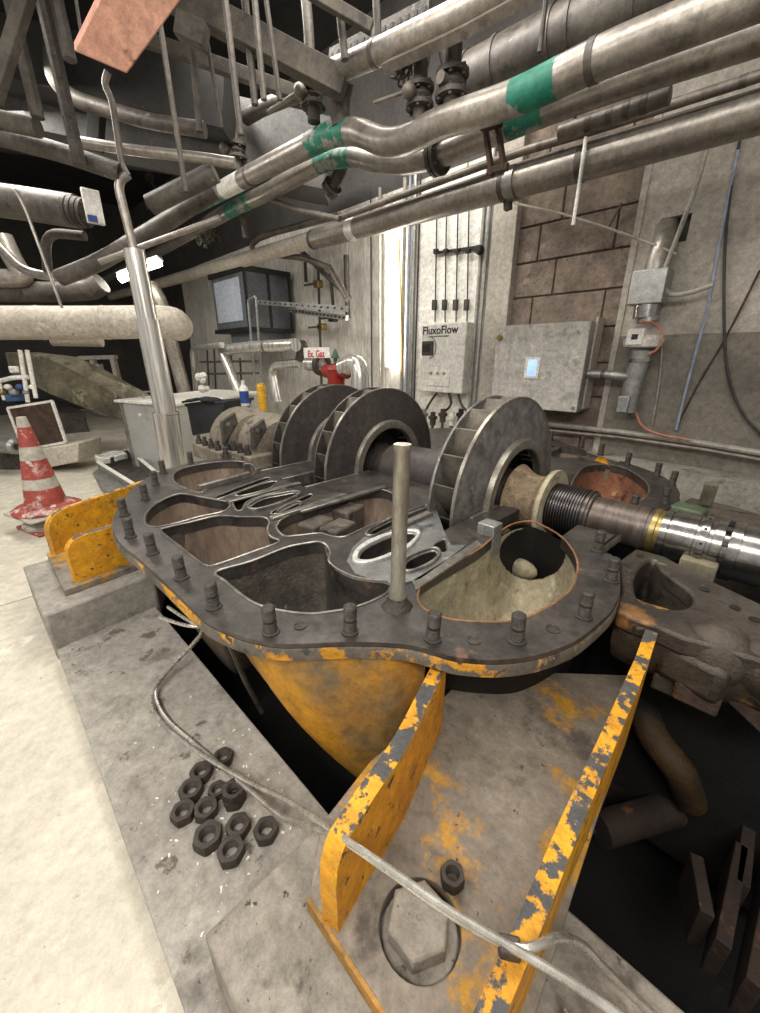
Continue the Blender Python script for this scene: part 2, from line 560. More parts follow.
M['black'] = mat('black_plastic', '2c2e30', '1e2022', 8, 0.5, bump=0.1, layers=[('6a6c6c', 12, 0.64, 0.1)])
M['cloth'] = mat('black_cloth', '1c1c1e', '111112', 10, 0.9, bump=0.3)
M['galv'] = mat('galvanised_sheet', 'a6a59f', '908f8a', 3, 0.4, 0.6, bump=0.05, layers=[('77756f', 6, 0.6, 0.15), ('bcbab2', 8, 0.6, 0.1)])
M['ahu'] = mat('grey_blue_box', '6d7075', '5a5d62', 3, 0.5, 0.2, bump=0.05)
M['ahu_face'] = mat('pale_blue_face', 'b4bac4', 'a0a6b0', 2, 0.5, bump=0.03)
M['darkmetal'] = mat('dark_metal', '33312f', '252321', 8, 0.5, 0.4, bump=0.1)
M['cab'] = mat('stained_cabinet', 'c4beb4', 'a8a299', 10, 0.55, 0.2, bump=0.08, layers=[('cfc9bd', 22, 0.6, 0.05), ('878078', 5, 0.6, 0.15)])
M['cable'] = mat('grey_cable', 'a59f92', '8c8678', 12, 0.5, bump=0.05)
M['cable_dark'] = mat('dark_cable', '3e3a36', '2d2a27', 12, 0.5, bump=0.05)
M['cable_blue'] = mat('blue_cable', '9aa2b2', '868ea0', 12, 0.5, bump=0.05)
M['cable_pink'] = mat('orange_hose', 'c07c64', 'a86850', 12, 0.5, bump=0.05)
M['hose'] = mat('steel_hose', 'd0cbc0', 'a8a296', 30, 0.28, 0.7, bump=0, layers=[('8b847a', 12, 0.6, 0.1)])
M['cone_red'] = mat('cone_red', 'a84a3e', '8f3c34', 8, 0.6, bump=0.1, layers=[('c9aaa0', 9, 0.55, 0.12), ('cfc4b8', 18, 0.6, 0.04), ('6b3a32', 12, 0.64, 0.06)])
M['cone_white'] = mat('cone_white', 'beb8aa', 'a29c90', 8, 0.6, bump=0.1, layers=[('b08a80', 9, 0.6, 0.1), ('8f887c', 18, 0.62, 0.05)])
M['screen'] = mat('blue_screen', '8fb4dc', 'c6dcf0', 8, 0.3, bump=0, emit=0.5)
M['lime'] = mat('lime_trough', '7e765f', '4c463a', 4, 0.8, bump=0.3, layers=[('a8a07c', 3, 0.56, 0.1), ('4a463e', 6, 0.6, 0.1)])
M['lamp'] = mat('lamp_tube', 'fffaf0', rough=0.4, bump=0, emit=26)
M['lamp2'] = mat('far_lamp_tube', 'fffaf0', rough=0.4, bump=0, emit=22)

# ---------------------------------------------------------------- the setting


def struct(name, mb, m, **k):
    o = mb.build(name, m, **k)
    o['kind'] = 'structure'
    return o


ZF = -0.05
# pit: the hole in the floor below the machine
PITP = [(-2.05, 0.37), (1.6, 0.37), (1.6, 3.2), (-2.05, 3.2)]
# floor: slabs with recessed joints on a base, left out over the pit
base = MB()
plate(base, [(-11, -4), (3, -4), (3, 3.6), (-11, 3.6)], [PITP], ZF - 0.012, ZF - 0.2)
fl = struct('floor', base, M['plinth'], smooth=0)
xs = [-11, -9.2, -7.4, -5.6, -3.95, -2.3, 0.3, 3]
ys = [-4, -2.2, -0.6, 1.0, 2.4, 3.6]
for i in range(len(xs) - 1):
    for j in range(len(ys) - 1):
        x0, x1, y0, y1 = xs[i] + 0.004, xs[i + 1] - 0.004, ys[j] + 0.004, ys[j + 1] - 0.004
        if x1 > -2.05 and y1 > 0.3:
            if y0 > 0.3:
                continue
            y1 = 0.3
        MB().box((x0, y0, ZF - 0.012), (x1, y1, ZF + random.uniform(-0.001, 0.002))).build('slab', M['floor'], fl, smooth=0)
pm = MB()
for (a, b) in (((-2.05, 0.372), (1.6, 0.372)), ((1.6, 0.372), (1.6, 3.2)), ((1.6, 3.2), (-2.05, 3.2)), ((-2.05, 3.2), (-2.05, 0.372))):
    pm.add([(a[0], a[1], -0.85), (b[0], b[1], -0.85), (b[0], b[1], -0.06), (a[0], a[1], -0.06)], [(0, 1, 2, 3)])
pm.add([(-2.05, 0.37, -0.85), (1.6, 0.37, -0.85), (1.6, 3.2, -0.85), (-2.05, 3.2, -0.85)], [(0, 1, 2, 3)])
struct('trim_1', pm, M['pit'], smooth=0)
# plinth along the near side of the pit
pl = MB().box((-2.05, 0.0, ZF - 0.01), (-0.43, 0.37, 0.0)).box((-0.43, 0.0, ZF - 0.01), (1.6, 0.37, 0.0))
struct('trim_2', MB().prism([(-2.05, 0.005), (1.6, 0.005), (1.6, 0.372), (-2.05, 0.352)], ZF - 0.05, 0.0), M['plinth'], bevel=0.004)
struct('trim_3', MB().prism([(-2.05, 3.2), (1.6, 3.2), (1.6, 3.5), (-2.05, 3.5)], ZF - 0.05, 0.3), M['plinth'])
# back wall
WY = 3.5
wb = MB().box((-11, WY, ZF - 0.01), (3, WY + 0.2, 4.2))
wall = struct('wall_back', wb, M['wall_dark'], smooth=0)
x = -8.9
k = 0
while x < -2.0:
    wd = random.choice((0.24, 0.3, 0.3, 0.36))
    xe = min(x + wd, -1.98)
    MB().box((x + 0.004, WY - 0.03 - random.uniform(0, 0.008), ZF), (xe - 0.004, WY - 0.001, 2.55)).build('panel', M['panel'], wall, bevel=0.004)
    x = xe
struct('wall_mortar', MB().box((-1.98, WY - 0.03, ZF), (-1.0, WY - 0.001, 2.5)), M['mortar'])
BH, BL = 0.25, 0.55
mesh_cache = {}
for r in range(12):
    z0 = ZF + 0.02 + r * BH
    x = -1.97 - (BL / 2 if r % 2 else 0.12)
    while x < -1.0:
        a, b = max(x, -1.975), min(x + BL, -1.005)
        if b - a > 0.04:
            q = random.uniform(0, 0.008)
            MB().box((a + 0.006, WY - 0.045 - q, z0 + 0.006), (b - 0.006, WY - 0.02, z0 + BH - 0.006)).build('brick', M['brick'], wall, bevel=0.006)
        x += BL
# right hand painted wall standing proud of the blockwork, with a square hole for the pipe
a, b = PY(636, 250, 3.44), PY(675, 215, 3.44)
hx0, hx1, hz0, hz1 = PY(655, 250, 3.44).x, PY(684, 250, 3.44).x, PY(655, 246, 3.44).z, PY(670, 217, 3.44).z
wp = MB()
for (x0, x1, z0, z1) in ((-1.0, hx0, 1.15, 3.9), (hx1, 2.6, 1.15, 3.9), (hx0, hx1, 1.15, hz0), (hx0, hx1, hz1, 3.9)):
    wp.box((x0, 3.44, z0), (x1, WY - 0.001, z1))
wp.build('painted_panel', M['wall_up'], wall, smooth=0)
MB().box((-1.0, 3.438, ZF), (2.6, WY - 0.001, 1.149)).build('lower_panel', M['wall_low'], wall, smooth=0)
MB().box((-1.03, 3.43, ZF), (-0.99, 3.46, 3.9)).build('edge_strip', M['wall_up'], wall)
# column between white sheet and blockwork
struct('trim_4', MB().box((-2.08, 3.38, ZF), (-1.87, WY, 2.6)), M['wall_up'], bevel=0.006)
# end wall and ceiling
struct('wall_left', MB().box((-11.2, -4, ZF), (-11, 3.7, 4.3)), M['wall_dark'], smooth=0)
ce = MB().box((-11.2, 1.1, 4.0), (3, 3.7, 4.2)).box((-11.2, -4, 4.0), (-2.6, 1.1, 4.2))
struct('ceiling', ce, M['ceiling'], smooth=0)

# ---------------------------------------------------------------- the machine
ZT = 0.42     # split face
SY = 1.62     # shaft axis


def pz(pts, z=ZT, sub=4):
    q = [P(a, b, z) for (a, b) in pts]
    q = catmull([Vector((p.x, p.y)) for p in q], sub) if sub else [Vector((p.x, p.y)) for p in q]
    return q


def pz_raw(pts, z=ZT):
    return [Vector((P(a, b, z).x, P(a, b, z).y)) for (a, b) in pts]


out_raw = pz_raw([(259.5, 456.5), (239.7, 456.5), (220, 459), (208.5, 459.6), (186.8, 463.6), (165, 469.5), (147.4, 477.4), (131, 490), (119.7, 505), (114.5, 515), (112.2, 526), (116, 537), (124, 546.5), (131.6, 552.4), (145.4, 564),
                  (172, 588.5), (200, 615), (215.8, 625.7), (239.5, 635.6), (265, 642), (288.8, 644), (318, 643), (350, 642), (379, 642.4), (410.5, 645), (438, 652.3), (458, 657.4), (497, 660), (537, 655), (572.4, 642.4), (592, 628.6), (604, 618), (613, 608), (619, 593.7), (620, 577), (618, 564), (611, 554.5),
                  (600, 548), (622, 530), (648.6, 517.5), (664, 510.7), (676.5, 502), (680, 494), (675.4, 486), (664, 477), (646.3, 469.4), (619.5, 460.4), (586, 450.3), (563.6, 442.5), (544.5, 435.8)])
out_raw += [Vector((-1.6, 3.2)), Vector((-2.0, 3.1)), Vector((-2.25, 2.7)), Vector((-2.36, 2.2)), Vector((-2.37, 1.7))]
OUT = catmull(out_raw, 3)
HP = {
    'H1': [(173, 478), (176, 472), (187, 467.5), (211, 462.8), (238, 461.5), (252, 465), (256, 471), (249, 477), (231, 482), (212, 487), (200, 493), (185, 488), (176, 483)],
    'H2': [(145, 522.8), (145.4, 515), (153, 506), (167, 498), (181, 494), (195, 496), (210.5, 499), (227, 502), (230, 506), (222, 512), (199, 517), (175, 523.7), (157, 527), (148.5, 526)],
    'H3': [(161, 531.5), (166, 528), (190, 522.5), (218, 516), (241, 517), (262, 517.2), (269, 521), (267.5, 529), (271, 537), (279, 542), (250, 553), (216, 565), (206, 565.5), (198, 561), (179, 546)],
    'H4': [(216, 572), (251, 561.5), (285, 548), (303, 544), (318, 542), (326, 545), (330, 552), (329, 561), (337, 569), (354, 577), (373, 580), (388, 581), (391, 586), (387, 593), (370, 602), (350, 608.5), (330, 612), (310, 614), (285, 611.5), (261, 606), (243, 596), (226, 582)],
    'H5': [(419, 589), (421, 583), (440, 571), (460, 559.5), (480, 548), (498, 533), (512, 524), (530, 521), (546, 527), (562, 537), (574, 552), (578, 568), (572, 587), (559, 599.5), (545, 608), (531, 615), (511, 621), (480, 621.5), (448, 618.5), (425, 609), (418, 599)],
    'H5f': [(571, 492), (577, 474), (586, 466.5), (604, 464.5), (624, 468), (641, 477.5), (649, 487), (646, 497), (632, 505), (615, 508), (596, 502)],
    'H6': [(277, 525), (290, 515), (328, 504), (358, 493), (382, 490), (396, 497), (398, 511), (382, 521), (362, 529), (344, 537), (330, 536), (320, 533.5), (300, 535.5), (286, 536.5), (279, 532)],
    'A': [(358, 560), (362, 552), (375, 544), (395, 536), (412, 534), (416, 538), (407, 547), (392, 555), (374, 562), (362, 563)],
    'B': [(367, 536), (374, 530), (392, 521), (408, 514), (425, 508), (428, 512), (410, 521), (392, 529), (375, 537)],
    'D': [(404, 569), (408, 561), (424, 553.5), (435, 551.5), (438, 557), (429, 565), (414, 572), (406, 572.5)],
    'E': [(433, 547), (438, 542), (445, 540), (447, 546), (447, 552), (440, 553)],
    's1': [(216, 497), (240, 487), (266, 478), (269, 480), (244, 489.5), (219, 499)],
    's2': [(236, 494), (252, 487.5), (268, 482.5), (277, 482), (270, 488), (255, 493), (241, 496)],
    's3': [(233, 501), (243, 497.5), (262, 492), (280, 487), (293, 484), (281, 491), (262, 496), (247, 502), (242, 510), (236, 510)],
    's4': [(250, 507), (262, 500), (280, 496), (295, 493.5), (298, 496), (285, 502), (268, 508), (255, 510.5)],
    's5': [(277, 515), (286, 508.5), (298, 504), (301, 507), (290, 513), (281, 516.5)],
    's6': [(272, 512), (290, 503), (310, 494.5), (311, 498), (292, 506.5), (276, 514)],
}
H = {k: pz(v) for k, v in HP.items()}
IMPX = (-0.80, -1.58, -2.0)
slots = []
for xf in IMPX:
    a, b = xf - 0.16, xf + 0.03
    slots.append([Vector(p) for p in ((a, SY - 0.58), (b, SY - 0.58), (b, SY + 0.5), (a, SY + 0.5))])
slots.append([Vector(p) for p in ((-2.3, SY - 0.13), (-0.3, SY - 0.13), (-0.3, SY + 0.13), (-2.3, SY + 0.13))])
slots.append([Vector(p) for p in ((-0.68, SY - 0.4), (-0.45, SY - 0.3), (-0.45, SY + 0.3), (-0.68, SY + 0.4))])
mir = {}
for k in ('H2', 'H3', 'H4', 'H6'):
    mir[k] = [Vector((p.x, 2 * SY - p.y)) for p in reversed(H[k])]
casing = thing('pump_casing', 'open lower casing of the big yellow and grey machine, studded rim, deep pockets', 'machine casing', (-1.2, 1.2, 0.0))
pm = MB()
plate(pm, OUT, list(H.values()) + slots + list(mir.values()), ZT, ZT - 0.04)
pm.build('split_flange', M['case_top'], casing, smooth=30)
# painted edge of the flange: a thin band around it
eb = MB()
n = len(OUT)
cen = Vector((-1.2, 1.7))
ring = [p for p in OUT]
vs, fs = [], []
for i in range(n):
    a = ring[(i - 1) % n]
    b = ring[(i + 1) % n]
    t = (b - a).normalized()
    nr = Vector((t.y, -t.x))
    p = ring[i]
    for (o_, z_) in ((0.001, ZT - 0.012), (0.004, ZT - 0.018), (0.004, ZT - 0.042), (-0.03, ZT - 0.046)):
        q = p + nr * o_
        if inside(p + nr * 0.01, OUT):
            q = p - nr * o_
        vs.append((q.x, q.y, z_))
for i in range(n):
    j = (i + 1) % n
    for k in range(3):
        fs.append((i * 4 + k, j * 4 + k, j * 4 + k + 1, i * 4 + k + 1))
eb.add(vs, fs).build('flange_edge', M['rimpaint'], casing, label='chipped yellow painted rim of the flange')
# machined lips round the openings
for k, poly in H.items():
    if k == 'H5':
        continue
    MB().tube([(p.x, p.y, ZT) for p in poly], 0.0045, 6, closed=True).build('lip', M['lip'], casing)
MB().tube([(p.x, p.y, ZT - 0.001) for p in H['H5']], 0.0035, 6, closed=True).build('lip', mat('rust_line', '94653f', '6c4c34', 12, 0.8, bump=0.3), casing, label='orange rust stained lip')
# pockets
for k, m, d, s in (('H1', 'pocket', 0.3, 0.55), ('H2', 'pocket', 0.34, 0.5), ('H3', 'pocket', 0.4, 0.4), ('H4', 'pocket_dark', 0.36, 0.5)):
    bowl(MB(), H[k], ZT - 0.03, d, 0.003, s, 2.6, 8).build('pocket', M[m], casing)
    if k in mir:
        bowl(MB(), mir[k], ZT - 0.03, d, 0.003, s, 2.6, 5).build('pocket', M['pocket'], casing)
bowl(MB(), H['H6'], ZT - 0.03, 0.25, 0.003, 0.3, 2.6, 5).build('pocket', M['pocket'], casing)
bowl(MB(), mir['H6'], ZT - 0.03, 0.25, 0.003, 0.3, 2.6, 5).build('pocket', M['pocket'], casing)
for k in ('A', 'B', 'D', 'E', 's1', 's2', 's3', 's4', 's5', 's6'):
    bowl(MB(), H[k], ZT - 0.03, 0.09, 0.002, 0.2, 2, 3).build('slot', M['old_steel'], casing)
# outlet pocket: open to the inside below the shaft
def proj(p):
    d = Vector(p) - CAM
    f, r, u = d.dot(FW), d.dot(RT), d.z
    z = f * CP - u * SP
    return 380 + FPX * r / z, 506.5 - FPX * (f * SP + u * CP) / z


def mouth(v, i):
    # round opening through the far wall into the inner chamber
    x, y = proj(v)
    return v[1] > 0.95 and ((x - 532) / 33) ** 2 + ((y - 553) / 26) ** 2 < 1


bowl(MB(), [p for p in pz(HP['H5'], ZT, 16)], ZT - 0.03, 0.3, 0.003, 0.38, 3.2, 60, drift=(0.0, 0.05), skip=mouth).build('pocket', M['pocket_tan'], casing)
bowl(MB(), H['H5f'], ZT - 0.03, 0.25, 0.003, 0.5, 2.4, 7).build('pocket', M['rust'], casing)
# inside of the outlet: pale guide vane lumps seen through the opening
for (px, py, z, r, sq) in ((507, 560, 0.2, 0.045, (1, 0.6, 1.1)), (526, 548, 0.22, 0.04, (1.2, 0.6, 0.9)), (520, 572, 0.2, 0.04, (1.3, 0.6, 0.8)), (500, 540, 0.24, 0.045, (1, 0.6, 1.1))):
    MB().sphere(P(px, py, z) + Vector((-0.01, 0.03, 0.0)), r * 1.3, 16, sq).build('inner_vane', M['pocket_tan'], casing)
# machined wall top between outlet and first stage, with dowel block
wt = [P(a, b, ZT + 0.004) for (a, b) in ((412, 581), (470, 545), (477, 540), (482, 545), (424, 584), (416, 590))]
MB().prism([(p.x, p.y) for p in wt], ZT - 0.002, ZT + 0.004).build('wall_land', M['lip'], casing)
bk = P(490, 533, ZT)
MB().box((bk.x - 0.035, bk.y - 0.03, ZT - 0.08), (bk.x + 0.03, bk.y + 0.03, ZT + 0.04)).build('dowel_block', M['galv'], casing, bevel=0.003)
# white seal ring halves (near side of the first stage)
for poly, w_, m_ in ((H['A'], 0.022, 'seal'), (H['B'], 0.012, 'lip'), (H['D'], 0.012, 'lip'), (H['s4'], 0.016, 'lip'), (H['s5'], 0.008, 'lip')):
    c_ = sum(poly, Vector((0, 0))) / len(poly)
    big = [p + (p - c_).normalized() * w_ for p in poly]
    plate(MB(), big, [poly], ZT + 0.014, ZT - 0.005)
    q_ = MB()
    plate(q_, big, [poly], ZT + 0.014, ZT - 0.005)
    q_.build('seal_ring', M[m_], casing, bevel=0.003)
cr = pz_raw([(347, 562), (353, 548), (372, 531), (400, 516), (430, 504), (437, 512), (444, 532), (451, 546), (466, 546), (440, 566), (420, 580), (404, 584), (388, 581), (372, 580), (355, 575)], ZT)
q_ = MB()
plate(q_, cr, [H['A'], H['B'], H['D'], H['E']], ZT + 0.004, ZT - 0.004)
q_.build('seal_carrier', M['carrier'], casing, label='pale machined seal carrier face')
# curved pale wall between the ring pocket and the big pocket
cw = [P(a, b, ZT) for (a, b) in ((326, 545), (329, 558), (336, 569), (353, 577.5), (372, 581), (390, 582), (395, 590))]
cw = chaikin(cw, 2)
vs, fs = [], []
for i, p in enumerate(cw):
    vs += [(p.x, p.y, ZT + 0.003), (p.x + 0.006, p.y - 0.012, ZT + 0.003), (p.x + 0.006, p.y - 0.014, ZT - 0.28)]
for i in range(len(cw) - 1):
    for k in range(2):
        fs.append((i * 3 + k, i * 3 + 3 + k, i * 3 + 4 + k, i * 3 + 1 + k))
MB().add(vs, fs).build('volute_wall', M['case_top'], casing)
for xf in IMPX:
    for dx_ in (-0.165, 0.035):
        for (ya, yb_) in ((SY - 0.58, SY - 0.16), (SY + 0.16, SY + 0.5)):
            if xf > -1 and dx_ > 0 and ya < SY:
                ya = SY - 0.36
            MB().box((xf + dx_ - 0.008, ya, ZT - 0.05), (xf + dx_ + 0.008, yb_, ZT + 0.006)).build('stage_wall', M['lip'], casing, bevel=0.002)
            MB().box((xf + dx_ - 0.008, ya, ZT - 0.3), (xf + dx_ + 0.008, yb_, ZT - 0.051)).build('stage_wall', M['case_dirty'], casing)
# lands standing between the stage slots
for (a, b, c, d, hgt) in ((199, 491, 250, 477, 0.03), (228, 503, 300, 484, 0.012), (271, 520, 345, 496, 0.014), (300, 513, 385, 488, 0.014), (395, 531, 430, 516, 0.02)):
    p, q = P(a, b, ZT), P(c, d, ZT)
    MB().beam((p.x, p.y, ZT + hgt / 2 - 0.001), (q.x, q.y, ZT + hgt / 2 - 0.001), 0.03, hgt).build('land', M['lip'], casing, bevel=0.004)
for (px, py) in ((318, 527), (350, 513), (340, 531)):
    p = P(px, py, ZT - 0.06)
    MB().box((p.x - 0.05, p.y - 0.07, ZT - 0.25), (p.x + 0.04, p.y + 0.06, ZT - 0.03), rz=0.2).build('inner_rib', M['case_dirty'], casing, bevel=0.01)
# outer shells
lobe_top = [Vector(p) for p in ((-1.04, 0.395), (-0.93, 0.365), (-0.80, 0.345), (-0.70, 0.36), (-0.62, 0.40), (-0.55, 0.47), (-0.47, 0.56), (-0.45, 0.8), (-0.6, 1.0), (-0.85, 0.95), (-1.1, 0.7))]
lt = catmull(lobe_top, 4)
n = len(lt)
vs, fs = [], []
bc = Vector((-0.52, 0.56))
R_ = 10
for i in range(R_ + 1):
    s = i / R_
    k = 1 - 0.85 * s ** 1.9
    for p in lt:
        q = bc + (p - bc) * k
        vs.append((q.x, q.y, ZT - 0.04 - 0.5 * s))
for i in range(R_):
    for j in range(n):
        l = (j + 1) % n
        if j >= 25 or j < 2:
            continue
        fs.append((i * n + j, i * n + l, (i + 1) * n + l, (i + 1) * n + j))
MB().add(vs, fs).build('volute_shell', M['yellow'], casing, smooth=60, label='yellow painted volute below the flange')
for k, d in (('H2', 0.4), ('H3', 0.46), ('H1', 0.36)):
    bowl(MB(), H[k], ZT - 0.035, d, 0.025, 0.5, 2.2, 8).build('shell', M['case_dirty'], casing)
bowl(MB(), H['H5'], ZT - 0.035, 0.42, 0.03, 0.25, 3.2, 10, drift=(0, 0.1)).build('shell', M['pit'], casing)  # near black paints deep shade behind the mouth
MB().box((-2.0, 1.1, -0.5), (-0.6, 2.3, -0.08)).build('lower_body', M['case_dirty'], casing, bevel=0.08)
# studs
def stud_mesh(mb, p, r=0.0155, h=0.07):
    prof = [(-0.005, r * 1.3), (0.004, r * 1.3), (0.006, r)]
    z = 0.008
    while z < h * 0.45:
        prof += [(z, r), (z + 0.002, r * 0.9)]
        z += 0.004
    prof += [(h * 0.5, r * 0.92), (h * 0.53, r)]
    z = h * 0.55
    while z < h - 0.006:
        prof += [(z, r), (z + 0.002, r * 0.9)]
        z += 0.004
    prof += [(h - 0.004, r), (h, r * 0.75), (h, 0)]
    mb.lathe(p, UP, prof, 14)
    return mb


spx = [(130.6, 537), (153, 553.5), (182, 578), (214, 607), (271, 632), (350, 632), (432.5, 639), (517, 641), (583.5, 617), (611, 581), (597.5, 551), (124.7, 515), (145.4, 499), (155.6, 485), (163.5, 473), (191, 463.5), (226, 458.5),
       (550.6, 440.5), (581.5, 447), (600.5, 454.5), (627, 464.5), (656.6, 476), (671.6, 485), (664.4, 503), (632, 511)]
smb = MB()
stud_mesh(smb, (0, 0, ZT))
sm = smb.build('stud', M['stud'], casing, loc=(0, 0, ZT))
for i, (px, py) in enumerate(spx):
    o = sm if i == 0 else sm.copy()
    if i:
        scn.collection.objects.link(o)
    p = P(px, py, ZT)
    o.location = p - casing.location
    o.rotation_euler = (random.uniform(-0.04, 0.04), random.uniform(-0.04, 0.04), random.uniform(0, 6))
for (x, y) in ((-2.3, 1.6), (-2.3, 2.0), (-2.25, 2.5), (-2.0, 2.95), (-1.7, 3.1)):
    o = sm.copy()
    scn.collection.objects.link(o)
    o.location = Vector((x, y, ZT)) - casing.location
# bolt holes: dark plugs with a rim
for (px, py) in ((473.7, 640.4), (552.7, 629.4), (300, 626)):
    p = P(px, py, ZT)
    MB().lathe(p + Vector((0, 0, -0.002)), UP, [(0, 0.016), (0.0045, 0.016), (0.0045, 0.012), (0.0025, 0.011), (0.0025, 0)], 16).build('bolt_hole', M['nut'], casing)
# tall guide rod
p = P(397, 606, ZT)
tp = PD(398.5, 444, (p - CAM).dot(FW))
rod = thing('guide_rod', 'tall grey steel guide rod screwed upright into the near flange', 'rod', p)
top = Vector((p.x + 0.004, p.y + 0.004, tp.z))
MB().lathe(p, top - p, [(0, 0.022), (0.05, 0.021), (0.055, 0.0182), ((top - p).length - 0.014, 0.0182), ((top - p).length - 0.012, 0.0195), ((top - p).length, 0.0195), ((top - p).length, 0)], 20).build('rod', M['rod'], rod)
mb = MB()
mb.lathe(p + Vector((0, 0, -0.002)), UP, [(0, 0.042), (0.01, 0.036), (0.02, 0.026), (0.03, 0.023), (0.03, 0.018)], 8)
mb.build('collar', M['stud'], rod)

# feet ------------------------------------------------------------
def rib(parent, p0, p1, zb, zt, th, rnd=0.09, label=None, m='yellow_chip', zt1=None):
    """upright rib from its free rounded end p0 to p1 at the flange"""
    p0, p1 = Vector((*p0, 0)), Vector((*p1, 0))
    d = (p1 - p0)
    L_ = d.length
    d.normalize()
    sd = d.cross(UP)
    zt1 = zt if zt1 is None else zt1
    prof = [(0, zb), (L_, zb), (L_, zt1)]
    for i in range(7):
        a = math.pi / 2 * i / 6
        prof.append((rnd - rnd * math.sin(a), zt - rnd + rnd * math.cos(a)))
    pts = [p0 + d * t + UP * z - sd * th / 2 for (t, z) in prof]
    return MB().extrude(pts, sd * th).build('rib', M[m], parent, smooth=25, bevel=0.003, label=label)


foot_hole_c = P(420, 926, 0.19)
circ = [Vector((foot_hole_c.x + 0.062 * math.cos(a * math.pi / 16), foot_hole_c.y + 0.062 * math.sin(a * math.pi / 16))) for a in range(32)]
fp = MB()
fo = [Vector(p) for p in ((-0.352, 0.192), (-0.03, 0.192), (-0.055, 0.5), (-0.09, 0.95), (-0.12, 1.1), (-0.45, 0.8), (-0.44, 0.62), (-0.45, 0.42), (-0.425, 0.27))]
plate(fp, fo, [circ], 0.19, 0.158)
fp.build('foot_plate', M['plate'], casing, smooth=30, bevel=0.002, label='worn grey foot plate with flaking yellow paint')
MB().beam((-0.352, 0.189, 0.175), (-0.03, 0.189, 0.175), 0.006, 0.03).build('plate_edge', mat('faded_yellow', 'b8873c', '8f6a34', 8, 0.7, bump=0.4, layers=[('5a4a38', 12, 0.58, 0.06)], stretch=(1, 1, 1)), casing)
def swept_rib(pts, zb, th, label):
    mb = MB()
    vs, fs = [], []
    n_ = len(pts)
    for i in range(n_):
        a, b = pts[max(0, i - 1)], pts[min(n_ - 1, i + 1)]
        d = Vector((b.x - a.x, b.y - a.y, 0))
        if d.length < 0.004:
            d = Vector((pts[3].x - pts[0].x, pts[3].y - pts[0].y, 0))
        d.normalize()
        sd = Vector((d.y, -d.x, 0)) * th / 2
        p = pts[i]
        zb_ = zb(i) if callable(zb) else zb
        vs += [(p.x + sd.x, p.y + sd.y, p.z), (p.x - sd.x, p.y - sd.y, p.z), (p.x - sd.x, p.y - sd.y, zb_), (p.x + sd.x, p.y + sd.y, zb_)]
    for i in range(n_ - 1):
        for k in range(4):
            l = (k + 1) % 4
            fs.append((i * 4 + k, i * 4 + l, i * 4 + 4 + l, i * 4 + 4 + k))
    fs += [(3, 2, 1, 0), tuple(n_ * 4 - 4 + k for k in range(4))]
    return mb.add(vs, fs).build('rib', M['yellow_chip'], casing, smooth=30, bevel=0.003, label=label)


g = [P(440, 664, .367), P(425, 694, .367), P(400, 745, .367), P(366, 792, .367), P(338, 836, .362)]
g = chaikin(g, 2)
e = g[-1]
dr = Vector((g[-1].x - g[-2].x, g[-1].y - g[-2].y, 0)).normalized()
g += [e + dr * 0.012 + UP * -0.01, e + dr * 0.022 + UP * -0.03, e + dr * 0.027 + UP * -0.065, e + dr * 0.028 + UP * -0.16]
swept_rib(g, 0.188, 0.03, 'left rib with chipped yellow top edge')
swept_rib([P(654, 624, .372), P(642, 660, .372), P(610, 735, .372), P(572, 820, .372), P(535, 910, .372), P(502, 985, .372), P(487, 1020, .372), P(470, 1060, .36), P(466, 1075, .3)], 0.12, 0.026, 'long right rib with chipped yellow top edge')
rib(casing, (-1.81, 0.12), (-1.90, 0.55), 0.175, 0.36, 0.03, 0.06, label='yellow rib of the far foot')
rib(casing, (-2.17, 0.10), (-2.48, 0.66), 0.175, 0.365, 0.03, 0.09, label='rearmost yellow rib of the far foot')
MB().prism([(-2.2, 0.08), (-1.77, 0.08), (-1.82, 0.5), (-2.35, 0.5)], 0.15, 0.178).build('foot_plate', M['plate'], casing, bevel=0.003)
# anchor bolt in the foot
ab = thing('anchor_bolt', 'large worn hexagonal anchor bolt head sunk in the round foot hole', 'bolt', (foot_hole_c.x, foot_hole_c.y, 0.16))
MB().lathe((foot_hole_c.x, foot_hole_c.y, 0.150), UP, [(0, 0.058), (0.022, 0.058), (0.024, 0.056), (0.024, 0)], 28).build('washer', M['pad'], ab)
hc = P(419, 920, 0.2)
MB().lathe((hc.x, hc.y, 0.172), UP, [(0, 0.05), (0.032, 0.05), (0.036, 0.046), (0.036, 0.004), (0.033, 0.003), (0.033, 0)], 6).build('bolt_head', M['pad'], ab, smooth=20, bevel=0.0015)

